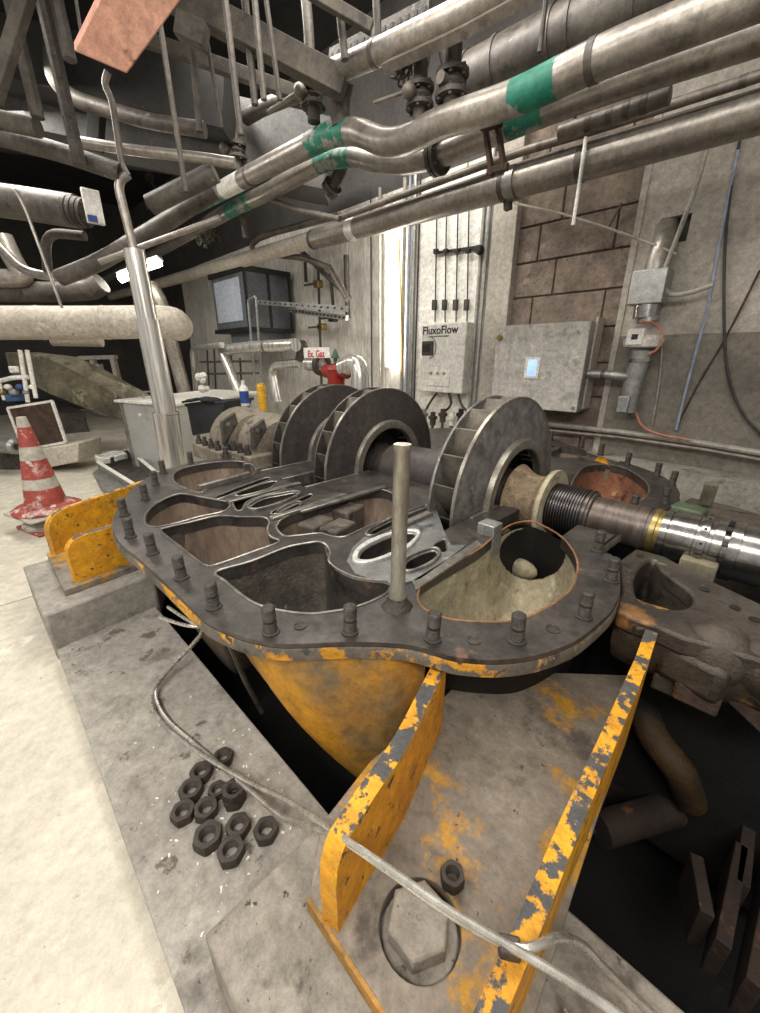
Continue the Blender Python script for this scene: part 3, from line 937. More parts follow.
# hex nuts --------------------------------------------------------
def make_nut(name, r=0.033, h=0.026):
    n_ = thing(name, 'x', 'nut', (0, 0, 0))
    mb = MB()
    hexp = [Vector((r * math.cos(math.pi / 3 * k), r * math.sin(math.pi / 3 * k))) for k in range(6)]
    vs, fs = [], []
    ri = 0.0165
    N_ = 24

    def hr(a, rr):
        s = (a % (math.pi / 3)) - math.pi / 6
        return min(rr * math.cos(math.pi / 6) / math.cos(s), r)
    layers_ = [(0, ri + 0.002), (0, 'c'), (0.003, 'h'), (h - 0.003, 'h'), (h, 'c'), (h, ri + 0.0025), (h - 0.003, ri)]
    z = h - 0.005
    while z > 0.004:
        layers_ += [(z, ri), (z - 0.0015, ri - 0.0015)]
        z -= 0.003
    layers_ += [(0.002, ri)]
    for (zz, q) in layers_:
        for k in range(N_):
            a = 2 * math.pi * k / N_
            rr = hr(a, r) if q == 'h' else (min(hr(a, r), r * 0.94) if q == 'c' else q)
            vs.append((rr * math.cos(a), rr * math.sin(a), zz))
    m_ = len(layers_)
    for i in range(m_):
        j = (i + 1) % m_
        for k in range(N_):
            l = (k + 1) % N_
            fs.append((i * N_ + k, i * N_ + l, j * N_ + l, j * N_ + k))
    mb.add(vs, fs)
    mb.build('nut_body', M['nut'], n_, smooth=18)
    return n_


nuts = [
    (223, 757, 0.9, 'rusty brown hex nut at the top of the pile, nearest the machine pit', 0.95),
    (201, 772, 1.0, 'dark hex nut on the concrete, second highest at the pile edge', 1.0),
    (191, 790, 1.0, 'dark hex nut at the outer edge of the pile, below the second highest', 1.05),
    (183, 812, 1.0, 'dark hex nut closest to the pale floor', 1.0),
    (217, 789, 0.75, 'smallest brown hex nut in the middle of the pile, leaning on a stack of two', 0.8),
    (206, 809, 1.0, 'dark hex nut in the middle of the pile beside the smallest nut', 1.0),
    (234, 797, 1.0, 'lower hex nut of the stack of two under the steel hose', 1.0),
    (208, 837, 1.15, 'biggest and blackest hex nut at the lower end of the pile', 1.15),
    (238, 826, 1.0, 'dark hex nut between the biggest nut and the lone one', 1.0),
    (231, 851, 1.1, 'lowest hex nut of the pile, nearest the stained pad', 1.05),
    (266, 830, 1.0, 'lone hex nut lying apart from the pile toward the yellow rib', 1.0),
]
nut0 = make_nut('hex_nut')
for i, (px, py, s, lab, sc) in enumerate(nuts):
    o = nut0 if i == 0 else copy_tree(nut0)
    p = P(px, py, 0.015)
    o.location = (p.x, p.y, 0.0)
    o.rotation_euler = (0, 0, random.uniform(0, 1))
    o.scale = (sc * 0.84, sc * 0.84, sc * 0.9)
    o['label'] = lab
    o['group'] = 'loose nuts on the plinth'
o = copy_tree(nut0)
p = P(234, 797, 0.015)
o.location = (p.x + 0.002, p.y + 0.002, 0.024)
o.rotation_euler = (0, 0, 0.5)
o.scale = (0.84, 0.84, 0.9)
o['label'] = 'upper hex nut of the stack of two under the steel hose'
o['group'] = 'loose nuts on the plinth'
o = copy_tree(nut0)
p = P(452, 880, 0.195)
o.location = (p.x, p.y, 0.191)
o.rotation_euler = (0, 0, 0.3)
o.scale = (0.62, 0.62, 0.9)
o['label'] = 'black hex nut standing on the foot plate beside the anchor bolt'
o['group'] = 'loose nut on the foot'

# foot pads of concrete -------------------------------------------
o = MB().prism([(-0.445, 0.056), (1.5, 0.06), (1.5, 0.51), (-0.1, 0.49), (-0.445, 0.385)], 0.0, 0.157).build('trim_5', M['pad'], bevel=0.006)
o['kind'] = 'structure'
o = MB().prism([(-2.2, -0.01), (-1.68, 0.0), (-1.72, 0.37), (-2.2, 0.6)], ZF, 0.15).build('trim_6', M['block'], bevel=0.01)
o['kind'] = 'structure'

# rotor -----------------------------------------------------------
rotor = thing('rotor_shaft', 'long steel rotor shaft with polished coupling end lying in the open casing', 'shaft', (-1.2, SY, ZT))
X = Vector((1, 0, 0))


def lx(name, prof, m, n=40, closed=False, label=None, parent=rotor):
    return MB().lathe((-0.065 if prof[-1][0] > -0.54 else 0, SY, ZT), X, prof, n, closed).build(name, M[m], parent, smooth=30, label=label)


lx('shaft_core', [(-2.6, 0.06), (-2.3, 0.06), (-2.3, 0.1), (-0.94, 0.115), (-0.7, 0.11)], 'shaft')
lx('end_sleeve', [(-0.76, 0.15), (-0.73, 0.13), (-0.70, 0.116), (-0.67, 0.114), (-0.645, 0.12), (-0.625, 0.14), (-0.62, 0.15), (-0.612, 0.15), (-0.61, 0.1)], 'tan_sleeve', label='tan crusted sleeve with sandy surface')
lx('sleeve_ring', [(-0.549, 0.09), (-0.549, 0.152), (-0.54, 0.154), (-0.532, 0.152), (-0.532, 0.09)], 'pocket_tan')
pr = [(-0.54, 0.09)]
x = -0.535
while x < -0.40:
    pr += [(x, 0.1), (x + 0.0055, 0.1), (x + 0.0065, 0.092), (x + 0.0095, 0.092)]
    x += 0.0105
pr += [(-0.395, 0.1), (-0.385, 0.1), (-0.385, 0.08)]
lx('labyrinth_sleeve', pr, 'thread', 48, label='dark sleeve with fine grooves')
lx('journal', [(-0.385, 0.092), (-0.375, 0.092), (-0.37, 0.08), (-0.2, 0.08), (-0.2, 0.083), (-0.19, 0.083), (-0.19, 0.079), (-0.175, 0.079)], 'shaft')
lx('brass_ring', [(-0.175, 0.07), (-0.175, 0.083), (-0.16, 0.083), (-0.158, 0.08), (-0.145, 0.08), (-0.145, 0.07)], 'brass')
pr = [(-0.145, 0.06), (-0.145, 0.085), (-0.125, 0.087), (-0.123, 0.083), (-0.12, 0.083), (-0.118, 0.09), (-0.05, 0.092), (-0.048, 0.088), (-0.04, 0.088), (-0.038, 0.097), (-0.018, 0.097), (-0.016, 0.085), (-0.006, 0.085), (-0.004, 0.09), (0.02, 0.09), (0.022, 0.08), (0.034, 0.08), (0.036, 0.098), (0.062, 0.098), (0.064, 0.092), (0.15, 0.092), (0.152, 0.095), (0.175, 0.095), (0.177, 0.088), (0.2, 0.088), (0.2, 0.105), (0.35, 0.105), (0.35, 0)]
lx('coupling', pr, 'chrome', 48, label='polished steel coupling with grooves')
for k in range(12):
    a = 2 * math.pi * k / 12
    c = Vector((0.028 - 0.065, SY + 0.089 * math.cos(a), ZT + 0.089 * math.sin(a)))
    MB().box(c - Vector((0.006, 0.008, 0.008)), c + Vector((0.006, 0.008, 0.008)), rot=Matrix.Rotation(a, 3, 'X'), c=c).build('coupling_bolt', M['darkmetal'], rotor)
    c = Vector((-0.028 - 0.065, SY + 0.096 * math.cos(a + 0.2), ZT + 0.096 * math.sin(a + 0.2)))
    MB().sphere(c, 0.005, 8).build('grub_screw', M['darkmetal'], rotor)
lx('journal_end', [(-0.02, 0.05)], 'chrome') if False else None


def impeller(xf, label, m, R0=0.43, wid=0.125, eye=0.25, nb=22, first=False):
    t = thing('impeller', label, 'impeller', (xf, SY, ZT), 'impellers on the rotor shaft')

    def l2(name, prof, mm, closed=False, n=72, lab=None):
        return MB().lathe((xf, SY, ZT), X, prof, n, closed).build(name, M[mm], t, smooth=35, label=lab)
    l2('front_shroud', [(-0.012, R0 - 0.002), (-0.006, R0), (0.0, R0 - 0.003), (0.012, R0 * 0.8), (0.028, eye + 0.012), (0.012, eye + 0.005), (-0.002, R0 * 0.8)], m, True)
    l2('shroud_rim', [(-0.014, R0 - 0.004), (-0.013, R0 + 0.0015), (0.001, R0 + 0.0015), (0.002, R0 - 0.004)], 'imp_edge', True, lab='bright machined rim')
    l2('eye_ring', [(0.01, eye - 0.035), (0.01, eye + 0.012), (0.03, eye + 0.012), (0.05, eye + 0.006), (0.052, eye), (0.05, eye - 0.03), (0.045, eye - 0.035)], 'imp_edge', True, lab='bright wear ring around the eye')
    l2('back_shroud', [(-wid - 0.012, 0.1), (-wid - 0.01, R0 - 0.003), (-wid - 0.004, R0), (-wid + 0.002, R0 - 0.003), (-wid + 0.012, 0.12)], m, True)
    l2('hub', [(-wid - 0.02, 0.09), (-wid - 0.02, 0.13), (-wid + 0.03, 0.14), (-0.03, 0.125), (0.01, 0.115), (0.01, 0.09)], 'impeller', True)
    for k in range(nb):
        a0 = 2 * math.pi * k / nb
        vs, fs = [], []
        K = 6
        for i in range(K + 1):
            s = i / K
            r = 0.2 + (R0 - 0.004 - 0.2) * s
            a = a0 + 0.75 * (1 - s)
            for xx in (-wid + 0.0, -0.004 + 0.02 * (1 - s)):
                for da in (-0.006, 0.006):
                    vs.append((xf + xx, SY + r * math.cos(a + da), ZT + r * math.sin(a + da)))
        for i in range(K):
            b = i * 4
            fs += [(b, b + 4, b + 6, b + 2), (b + 1, b + 3, b + 7, b + 5), (b, b + 1, b + 5, b + 4), (b + 2, b + 6, b + 7, b + 3)]
        fs += [(0, 2, 3, 1), (K * 4, K * 4 + 1, K * 4 + 3, K * 4 + 2)]
        MB().add(vs, fs).build('blade', M['blade'], t, smooth=40)
    return t


impeller(-0.80, 'mottled grey impeller nearest the polished coupling, with wide blade gaps', 'impeller_mot', wid=0.118)
impeller(-1.58, 'middle dark smooth impeller on the rotor shaft', 'impeller', wid=0.1)
impeller(-2.0, 'rearmost dark smooth impeller, close behind the middle one', 'impeller', wid=0.1)
# spacers between stages
lx('stage_spacer', [(-1.53, 0.11), (-1.5, 0.135), (-1.3, 0.14), (-1.0, 0.14), (-0.97, 0.12)], 'impeller', label='dark stage spacer between two impellers')

# ---------------------------------------------------------------- overhead pipes
def along(pts, f):
    """point and direction at px x-coordinate-like fraction f of a polyline"""
    L_ = [0]
    for a, b in zip(pts, pts[1:]):
        L_.append(L_[-1] + (b - a).length)
    t = f * L_[-1]
    for i in range(len(pts) - 1):
        if t <= L_[i + 1]:
            k = (t - L_[i]) / max(1e-9, L_[i + 1] - L_[i])
            return pts[i].lerp(pts[i + 1], k), (pts[i + 1] - pts[i]).normalized()
    return pts[-1], (pts[-1] - pts[-2]).normalized()


def px_of(p):
    d = p - CAM
    f, r, u = d.dot(FW), d.dot(RT), d.z
    z = f * CP - u * SP
    return 380 + FPX * r / z


def frac(pts, f):
    """fractions stay; a value above 1 is the pixel column where the mark sits"""
    if f <= 1:
        return f
    best = min(range(201), key=lambda i: abs(px_of(along(pts, i / 200)[0]) - f))
    return best / 200


def pipe(name, label, pix, r, m, Y=None, cat='pipe', bands=(), flanges=(), patches=(), group=None, bend=0.12, n=20, pts=None, seams=0, tags=()):
    if pts is None:
        pts = [PY(a, b, Y if not c else c[0]) for (a, b, *c) in pix]
        if pix[0][0] > 700:      # runs on past the edge of the view
            pts[0] = pts[0] + (pts[0] - pts[1]).normalized() * 1.6
    pts = elbowed(pts, bend) if len(pts) > 2 else pts
    bands = [frac(pts, f) for f in bands]
    flanges = [frac(pts, f) for f in flanges]
    patches = [(frac(pts, a), max(0.004, abs(frac(pts, b) - frac(pts, a))) if b > 1 else b, c) for (a, b, c) in patches]
    t = thing(name, label, cat, pts[0], group)
    MB().tube(pts, r, n).build('pipe_body', M[m], t, smooth=40)
    for f in bands:
        p, d = along(pts, f)
        MB().lathe(p - d * 0.014, d, [(0, r), (0, r * 1.05), (0.028, r * 1.05), (0.028, r)], n, True).build('band', M['jacket_dark'], t)
    for k in range(seams):
        p, d = along(pts, (k + 0.5) / seams)
        MB().lathe(p - d * 0.006, d, [(0, r), (0.003, r * 1.025), (0.012, r * 1.025), (0.015, r)], n, True).build('seam', M[m], t)
    for f in flanges:
        p, d = along(pts, f)
        for s_ in (-1, 1):
            fo_ = MB().lathe(p + d * 0.016 * s_ - d * 0.012, d, [(0, r), (0, r * 1.55), (0.024, r * 1.55), (0.024, r)], 24, True).build('flange', M['old_steel'], t)
        ref = d.orthogonal().normalized()
        bi = d.cross(ref)
        mb = MB()
        for k in range(8):
            a = math.pi / 4 * k
            c = p + (ref * math.cos(a) + bi * math.sin(a)) * r * 1.32
            mb.cyl(c - d * 0.045, c + d * 0.045, r * 0.1, n=6)
        mb.build('flange_bolts', M['old_steel'], fo_, kind='stuff')
    for (f, ln, mm) in patches:
        p, d = along(pts, f)
        p2, d2 = along(pts, min(1, f + ln))
        q = [along(pts, f + ln * i / 6)[0] for i in range(7)]
        MB().tube(q, r * 1.012, n, cap=False).build('painted_band' if mm == 'green' else 'paper_tag', M[mm], t)
    return t


pipe('insulated_pipe', 'long aluminium-clad pipe across the front of the wall, lowest of the big overhead pipes', [(790, 103), (582, 164), (460, 198.5), (354, 229), (313, 240)], 0.082, 'jacket', 2.7,
     bands=(583, 505, 315), patches=((358, 350, 'white'),), seams=2)
pipe('insulated_pipe', 'pipe coloured pale as if lit, continuing behind the hanging valves toward the two ceiling tubes', [(325, 236), (240, 261), (147, 287), (60, 310)], 0.075, 'pale_duct', 2.75, seams=3)  # same clad pipe carried on; pale material paints the light falling on it
pipe('bent_pipe', 'upper grey pipe with an S bend and green painted bands', [(800, -22), (604, 56), (517, 98), (440, 123), (405, 141), (385, 143), (356, 131), (333, 133), (300, 150), (251, 175), (195, 205), (110, 258), (60, 288)], 0.066, 'jacket', 2.0,
     bands=(600, 252, 195, 172), patches=((562, 512, 'green'), (352, 312, 'green'), (244, 224, 'white'), (223, 200, 'green')), bend=0.09)
pipe('bent_pipe', 'lower grey pipe with an S bend, flange and green painted bands below the upper one', [(800, 20), (604, 87), (528, 117), (470, 142), (436, 157), (405, 163), (375, 161), (352, 155), (328, 159), (268, 192), (234, 208), (150, 256), (80, 292)], 0.062, 'jacket', 2.25,
     flanges=(440,), patches=((548, 506, 'green'), (352, 318, 'green'), (250, 228, 'green')), bend=0.09)
pipe('large_pipe', 'large dark grey banded pipe high above the pipes with green bands', [(720, -38), (604, 15), (495, 68), (462, 84)], 0.13, 'jacket_dark', 2.7, bands=(640, 575, 556, 500, 470))
pipe('sloping_pipe', 'shiny grimy pipe high in the middle with a flat channel below it', [(520, -18), (460, 15), (371, 56), (318, 78)], 0.055, 'jacket', 1.9, bands=(0.62, 0.99))
pipe('flat_channel', 'flat steel channel hung just below the shiny high pipe', [(560, -20), (460, 34), (385, 68)], 0.028, 'jacket_dusty', 1.88, cat='channel', n=4)
pipe('thin_pipe', 'thin grey pipe just above the lowest clad pipe, upper of two', [(790, 66), (600, 128), (520, 152), (430, 185), (340, 218)], 0.022, 'jacket_dusty', 2.6, bands=(0.4, 0.6))
pipe('thin_pipe', 'thin grey pipe just above the lowest clad pipe, lower of two', [(790, 84), (600, 140), (520, 165), (430, 195), (330, 229)], 0.017, 'jacket_dusty', 2.66, bands=(0.3, 0.55))
pipe('branch_pipe', 'stubby dusty pipe branch with couplings between the long pipes', [(670, 95), (600, 120), (560, 133)], 0.034, 'jacket_dusty', 2.4, flanges=(), bands=(0.2, 0.35, 0.5, 0.7))
pipe('thin_pipe', 'bent thin grey pipe stepping down beside the ventilation box', [(340, 215), (262, 236), (251, 245), (255, 253), (305, 258), (330, 268), (348, 300)], 0.03, 'jacket_dusty', 2.9, bend=0.06)
pipe('wall_brace', 'pale diagonal strut of angle steel by the ventilation box', [(300, 250), (350, 298)], 0.03, 'greybeam', 3.2, cat='strut', n=4)
# pipe support bracket hanging at (490,150)
t = thing('pipe_clamp', 'rusty hanging clamp holding the green banded pipes', 'clamp', PY(490, 150, 2.2))
for (a, b) in (((485, 125), (492, 176)), ((497, 120), (504, 168))):
    MB().beam(PY(*a, 2.15), PY(*b, 2.15), 0.035, 0.02).build('clamp_bar', M['rusty_steel'], t, bevel=0.003)
MB().beam(PY(482, 128, 2.12), PY(502, 122, 2.12), 0.03, 0.03).build('clamp_bridge', M['rusty_steel'], t, bevel=0.003)
MB().beam(PY(488, 172, 2.15), PY(508, 166, 2.15), 0.03, 0.03).build('clamp_foot', M['rusty_steel'], t, bevel=0.003)
t = thing('pipe_clamp', 'small bright clamp under the lowest clad pipe at the column', 'clamp', PY(508, 185, 2.6))
MB().lathe(PY(511, 184, 2.7), PY(520, 181.5, 2.7) - PY(511, 184, 2.7), [(0, 0.083), (0, 0.095), (0.05, 0.095), (0.05, 0.083)], 24, True).build('clamp_ring', M['galv'], t)
MB().beam(PY(508, 195, 2.7), PY(508, 210, 2.7), 0.04, 0.04).build('clamp_foot', M['old_steel'], t)


# valves
def valve(label, px, py, Y, s=0.07, kind='lever', down=1, hpx=None, up_to=None):
    p = PY(px, py, Y)
    t = thing('pipe_valve', label, 'valve', p)
    MB().lathe(p - UP * s * 1.5, UP, [(0, s * 0.5), (s * 0.9, s * 0.5), (s * 0.9, s * 1.0), (s * 1.15, s * 1.0), (s * 1.15, s * 0.62), (s * 1.5, s * 0.85), (s * 1.9, s * 0.62), (s * 1.9, s * 1.0), (s * 2.15, s * 1.0), (s * 2.15, s * 0.5), (s * 3.4, s * 0.5), (s * 3.4, 0)], 20).build('valve_body', M['old_steel'], t)
    mb = MB()
    for k in range(6):
        a = math.pi / 3 * k
        c = p + Vector((math.cos(a), math.sin(a), 0)) * s * 0.82
        mb.cyl(c - UP * s * 0.75, c - UP * s * 0.2, s * 0.12, n=6)
        mb.cyl(c + UP * s * 0.25, c + UP * s * 0.8, s * 0.12, n=6)
    mb.build('flange_bolts', M['old_steel'], t, kind='stuff')
    q = p - Vector((0.0, s * 1.2, 0))
    MB().cyl(p, q, s * 0.32, n=12).build('stem', M['jacket_dusty'], t)
    if kind == 'lever':
        hub = MB().sphere(q, s * 0.5, 12).build('lever_hub', M['jacket_dusty'], t)
        e = PY(hpx[0], hpx[1], q.y) if hpx else q + Vector((-s * 3, 0, -s))
        MB().beam(q, e, s * 0.3, s * 0.2).build('lever', M['jacket_dusty'], hub, bevel=0.004)
    elif kind == 'wheel':
        hub = MB().tube([q + Vector((math.cos(a * math.pi / 8) * s * 1.2, -s * 0.1, math.sin(a * math.pi / 8) * s * 1.2)) for a in range(16)], s * 0.13, 8, closed=True).build('hand_wheel', M['jacket_dusty'], t)
        for k in range(3):
            a = k * math.pi / 3
            d = Vector((math.cos(a), 0, math.sin(a))) * s * 1.2
            MB().cyl(q - d, q + d, s * 0.08, n=6).build('wheel_spoke', M['jacket_dusty'], hub)
    return t


valve('grimy flanged valve with pale lever above the S bend, left one', 313, 98, 1.95, 0.078, 'lever', hpx=(268, 112))
valve('grimy flanged valve with flat lever right of the S bend', 420, 98, 1.98, 0.07, 'lever', hpx=(374, 103))
valve('grimy flanged valve with no lever, standing beside the flat lever valve', 452, 86, 2.0, 0.078, 'none')
valve('dark flanged valve under the hanging rods, left of the S bend', 236, 152, 2.1, 0.085, 'lever', hpx=(222, 128))
valve('small hanging valve with hand wheel over the rear pipe', 205, 240, 2.3, 0.05, 'wheel')
valve('small hanging valve with wheel among twisted insulation', 185, 205, 2.5, 0.055, 'wheel')
valve('small valve with wheel near the two ceiling tubes', 152, 205, 2.3, 0.045, 'wheel')
valve('dark valve at the far corner over the white duct', 112, 250, 2.0, 0.035, 'lever')
pipe('vertical_pipe', 'rough vertical pipe dropping from the ceiling to the left lever valve', [(303, -30), (309, 30), (311, 80)], 0.03, 'old_steel', 1.95)
pipe('vertical_pipe', 'rusty scaly stub pipe standing on the S bend', [(345, 80), (340, 100), (341, 128)], 0.055, 'old_steel', 1.98)
pipe('vertical_pipe', 'thin vertical pipe rising over the wheel valve', [(436, 20), (447, 66)], 0.025, 'old_steel', 2.05)
pipe('offset_pipe', 'dark curved pipe behind the lever valve', [(246, 118), (262, 108), (300, 92), (318, 85)], 0.05, 'jacket_dark', 2.15)
pipe('vertical_pipe', 'short pipe leg from the lower bent pipe with a flanged end', [(345, 158), (338, 178), (330, 190)], 0.045, 'old_steel', 2.35, flanges=(0.9,))
pipe('cross_pipe', 'thin crooked pipe crossing under the lower bent pipe', [(272, 200), (300, 210), (340, 219)], 0.02, 'jacket_dusty', 2.3)
pipe('drop_pipe', 'short vertical pipe below the lower bent pipe', [(242, 210), (246, 238)], 0.03, 'old_steel', 2.3)
# twisted insulation hanging under the pipes
for (cx, cy, Y, lab) in ((212, 235, 2.3, 'tangle of torn insulation wire hanging under the lower bent pipe'), (180, 235, 2.6, 'tangle of torn insulation wire near the ceiling tubes'), (150, 178, 3.0, 'tangle of rags and wire on the far valve'), (230, 120, 2.3, 'tangle of wire hooked beside the hanging rods'), (405, 55, 2.0, 'clump of dirty rag hanging under the flat channel'), (425, 205 - 160, 2.3, 'tangle of wire on top of the wheel valve')):
    mb = MB()
    c = PY(cx, cy, Y)
    for k in range(14):
        q = [c + Vector((random.gauss(0, 0.07), random.gauss(0, 0.04), random.gauss(0, 0.06))) for _ in range(5)]
        mb.tube(chaikin(q, 2), 0.006, 5)
    tag(mb.build('wire_tangle', M['old_steel']), lab, 'insulation', kind='stuff')

# ceiling rods and beams
for (a, b, dd, r, lab) in (((158, 10), (186, 192), 2.3, 0.012, 'pale hanging rod right of the salmon beam'), ((223, -20), (241, 135), 2.3, 0.014, 'pale hanging rod over the dark flanged valve'), ((252, -30), (264, 100), 2.4, 0.014, 'dark hanging rod right of the pale rods'), ((262, -30), (280, 100), 2.5, 0.012, 'last dark hanging rod before the rough vertical pipe'),
                          ((38, -20), (80, 165), 2.9, 0.035, 'broad dark hanging strut beside the salmon beam'), ((8, -10), (38, 118), 2.6, 0.03, 'grimy hanging strut at the far edge of the ceiling'), ((52, -20), (70, 60), 2.5, 0.03, 'grimy hanging strut just left of the salmon beam'),
                          ((190, 20), (200, 132), 3.0, 0.02, 'grimy strut inside the dark ceiling void'), ((205, 30), (222, 128), 3.0, 0.012, 'short hook rod in the dark ceiling void'), ((243, -20), (255, 105), 2.9, 0.02, 'grimy strut between the pale and dark rods'), ((76, 0), (83, 45), 2.0, 0.006, 'dark thin wire left of the salmon beam'), ((335, -30), (345, 60), 2.7, 0.02, 'grimy strut above the shiny high pipe'), ((375, -30), (378, 40), 2.8, 0.02, 'second grimy strut above the shiny high pipe'), ((548, -20), (540, 52), 2.6, 0.012, 'dark hanging rod at the large banded pipe')):
    pipe('hanging_rod', lab, None, r, 'dark_pipe' if 'pale' in lab else 'old_steel', pts=[PD(*a, dd), PD(*b, dd)], cat='rod', n=8)
c0 = PD(101, 62, 1.6)
nn = (CAM - c0 + Vector((0, 0, -0.5))).normalized()
sp_ = [CAM + ray(a, b) * ((c0 - CAM).dot(nn) / ray(a, b).dot(nn)) for (a, b) in ((74, 51), (127, 74), (254, -100), (149, -100))]
o = MB().extrude(sp_, -nn * 0.09).build('painted_beam', M['salmon'], bevel=0.004)
tag(o, 'salmon pink painted beam end hanging from the ceiling', 'beam')
bm_ = [((140, -22), (345, 86), 2.9, 0.10, 'beam', 'long dusty ceiling beam passing behind the hanging rods'),
       ((-60, 40), (230, 110), 4.0, 0.30, 'ceiling', 'dark ceiling beam deep behind the salmon beam'),
       ((-60, 82), (330, 165), 4.4, 0.42, 'greybeam', 'wide smooth grey beam crossing the far ceiling'),
       ((-40, 128), (330, 178), 4.9, 0.2, 'ceiling', 'dark lower beam under the wide grey beam'),
       ((120, 30), (300, 95), 3.4, 0.06, 'beam', 'narrow ceiling beam beyond the hanging rods'),
       ((-6, 100), (34, -30), 2.4, 0.045, 'beam', 'pale sloping strut at the far edge of the ceiling'),
       ((95, 150), (98, 95), 4.0, 0.08, 'ceiling', 'short dark hanger under the wide grey beam'),
       ((178, 25), (206, 38), 2.8, 0.08, 'beam', 'pale gusset beside the salmon beam'),
       ((290, -20), (372, 28), 2.6, 0.04, 'beam', 'thin angle iron crossing over the rough vertical pipe')]
for (a, b, dd, w_, mm, lab) in bm_:
    o = MB().beam(PD(*a, dd), PD(*b, dd), w_, w_ * 1.2).build('ceiling_beam', M[mm], bevel=0.004)
    tag(o, lab, 'beam')
# far ceiling pipes at the left
for (pts, r, m_, dd, lab) in (
        ([(-10, 134), (60, 152), (122, 173)], 0.05, 'dark_pipe', 3.0, 'dusty pipe under the grey beam running to the polished upright'),
        ([(75, 141), (130, 150), (203, 158), (235, 163)], 0.03, 'jacket', 3.2, 'bright level pipe below the grey beam'),
        ([(-10, 118), (38, 128)], 0.045, 'beam', 2.8, 'short pale pipe stub at the far edge'),
        ([(-20, 198), (40, 206), (78, 212)], 0.11, 'jacket_dark', 3.6, 'fat dark pipe with a green label at the far edge'),
        ([(-10, 292), (60, 292), (92, 290), (102, 283)], 0.09, 'jacket_dark', 4.4, 'dark pipe lying just above the white duct'),
        ([(-5, 242), (22, 270), (44, 276), (70, 276)], 0.035, 'jacket', 3.8, 'thin bright curved pipe above the white duct'),
        ([(2, 236), (14, 262), (26, 278), (-5, 279)], 0.08, 'jacket', 4.3, 'crumpled foil-clad elbow above the white duct'),
        ([(48, 272), (44, 232), (85, 236)], 0.035, 'old_steel', 3.8, 'square bent dark pipe near the foil-clad elbow'),
        ([(60, 278), (100, 262), (160, 226), (215, 190)], 0.06, 'jacket_dark', 3.6, 'dark pipe climbing behind the polished upright'),
        ([(100, 262), (160, 240), (220, 218)], 0.02, 'jacket', 3.4, 'thin bright pipe behind the polished upright'),
        ([(150, 205), (180, 190), (215, 172)], 0.06, 'jacket_dark', 3.3, 'flanged dark pipe above the twisted insulation'),
        ([(52, 42), (52, 80), (75, 100), (150, 122), (205, 130)], 0.05, 'jacket_dark', 3.7, 'dark pipe curving under the salmon beam')):
    pipe('ceiling_pipe', lab, None, r, m_, pts=[PD(a, b, dd) for (a, b) in pts], bend=0.15)
pipe('thin_rod', 'thin bright diagonal rod in front of the white duct', None, 0.009, 'jacket', pts=[PD(15, 190, 2.8), PD(25, 208, 2.8), PD(62, 308, 2.8)], cat='rod', n=8)
t = thing('control_box', 'pale box with blue strip mounted on the dark far pipe', 'box', PD(92, 205, 3.4))
MB().box(PD(88, 222, 3.4), PD(98, 192, 3.5)).build('box_body', M['white'], t, bevel=0.005)
MB().box(PD(88.5, 221, 3.38), PD(97, 216, 3.42)).build('blue_strip', M['blue'], t)
pipe('pipe_flanges', 'stack of rusty flanges at the end of the dark far pipe', None, 0.06, 'old_steel', pts=[PD(70, 210, 3.5), PD(85, 213, 3.5)], cat='flange', flanges=(0.15, 0.5, 0.85))
# fluorescent lamps
for (a, b, lab) in (((120, 279), (134, 273), 'far ceiling fluorescent tube left of the polished upright'), ((143, 268), (160, 262), 'far ceiling fluorescent tube right of the polished upright')):
    t = thing('ceiling_lamp', lab, 'lamp', PD(*a, 4.8))
    MB().cyl(PD(*a, 4.8), PD(*b, 4.8), 0.04, n=12).build('tube', M['lamp2'], t)
    MB().beam(PD(a[0], a[1] - 4, 4.85), PD(b[0], b[1] - 4, 4.85), 0.12, 0.03).build('fitting', M['white'], t)
t = thing('wall_lamp', 'tall vertical fluorescent tube glowing on the white panelled wall', 'lamp', PY(392, 300, 3.4))
MB().cyl(PY(389.5, 222, 3.38), PY(391.5, 368, 3.38), 0.022, n=12).build('tube', M['lamp'], t)
MB().box(Vector((PY(386, 300, 3.44).x, 3.42, PY(392, 368, 3.4).z)), Vector((PY(391, 300, 3.44).x, 3.45, PY(389, 200, 3.4).z))).build('fitting', M['white'], t)

# ---------------------------------------------------------------- things on the back wall
# white sheet with four thin lines
o = MB().box((PY(417, 300, 3.46).x, 3.45, 0.3), (PY(479, 300, 3.46).x, 3.468, 2.5)).build('white_board', M['sheet'], bevel=0.002)
tag(o, 'tall white backing board behind the dosing box', 'board')
ls = thing('line_set', 'four thin vertical tubes with small valves over the dosing box', 'tube', PY(450, 250, 3.4))
for (x0, x1) in ((437, 435), (446.5, 445), (458, 456), (469, 467)):
    MB().tube([PY(x0, 205, 3.42), PY((x0 + x1) / 2, 260, 3.42), PY(x1, 322, 3.42)], 0.0065, 6).build('tube', M['darkmetal'], ls)
    p = PY(x1 - 0.5, 305, 3.40)
    MB().box(p - Vector((0.02, 0.02, 0.045)), p + Vector((0.02, 0.02, 0.045))).build('small_valve', M['old_steel'], ls, bevel=0.004)
    p = PY((x0 + x1) / 2, 251, 3.40)
    MB().box(p - Vector((0.022, 0.015, 0.016)), p + Vector((0.022, 0.015, 0.016))).build('tube_clip', M['darkmetal'], ls, bevel=0.003)
MB().beam(PY(434, 253, 3.43), PY(478, 247, 3.43), 0.02, 0.02).build('clip_rail', M['darkmetal'], ls)
MB().lathe(PY(477, 249, 3.36), Vector((0, 1, 0)), [(0, 0.03), (0.05, 0.04), (0.06, 0.02), (0.09, 0.02)], 12).build('rail_end', M['darkmetal'], ls)
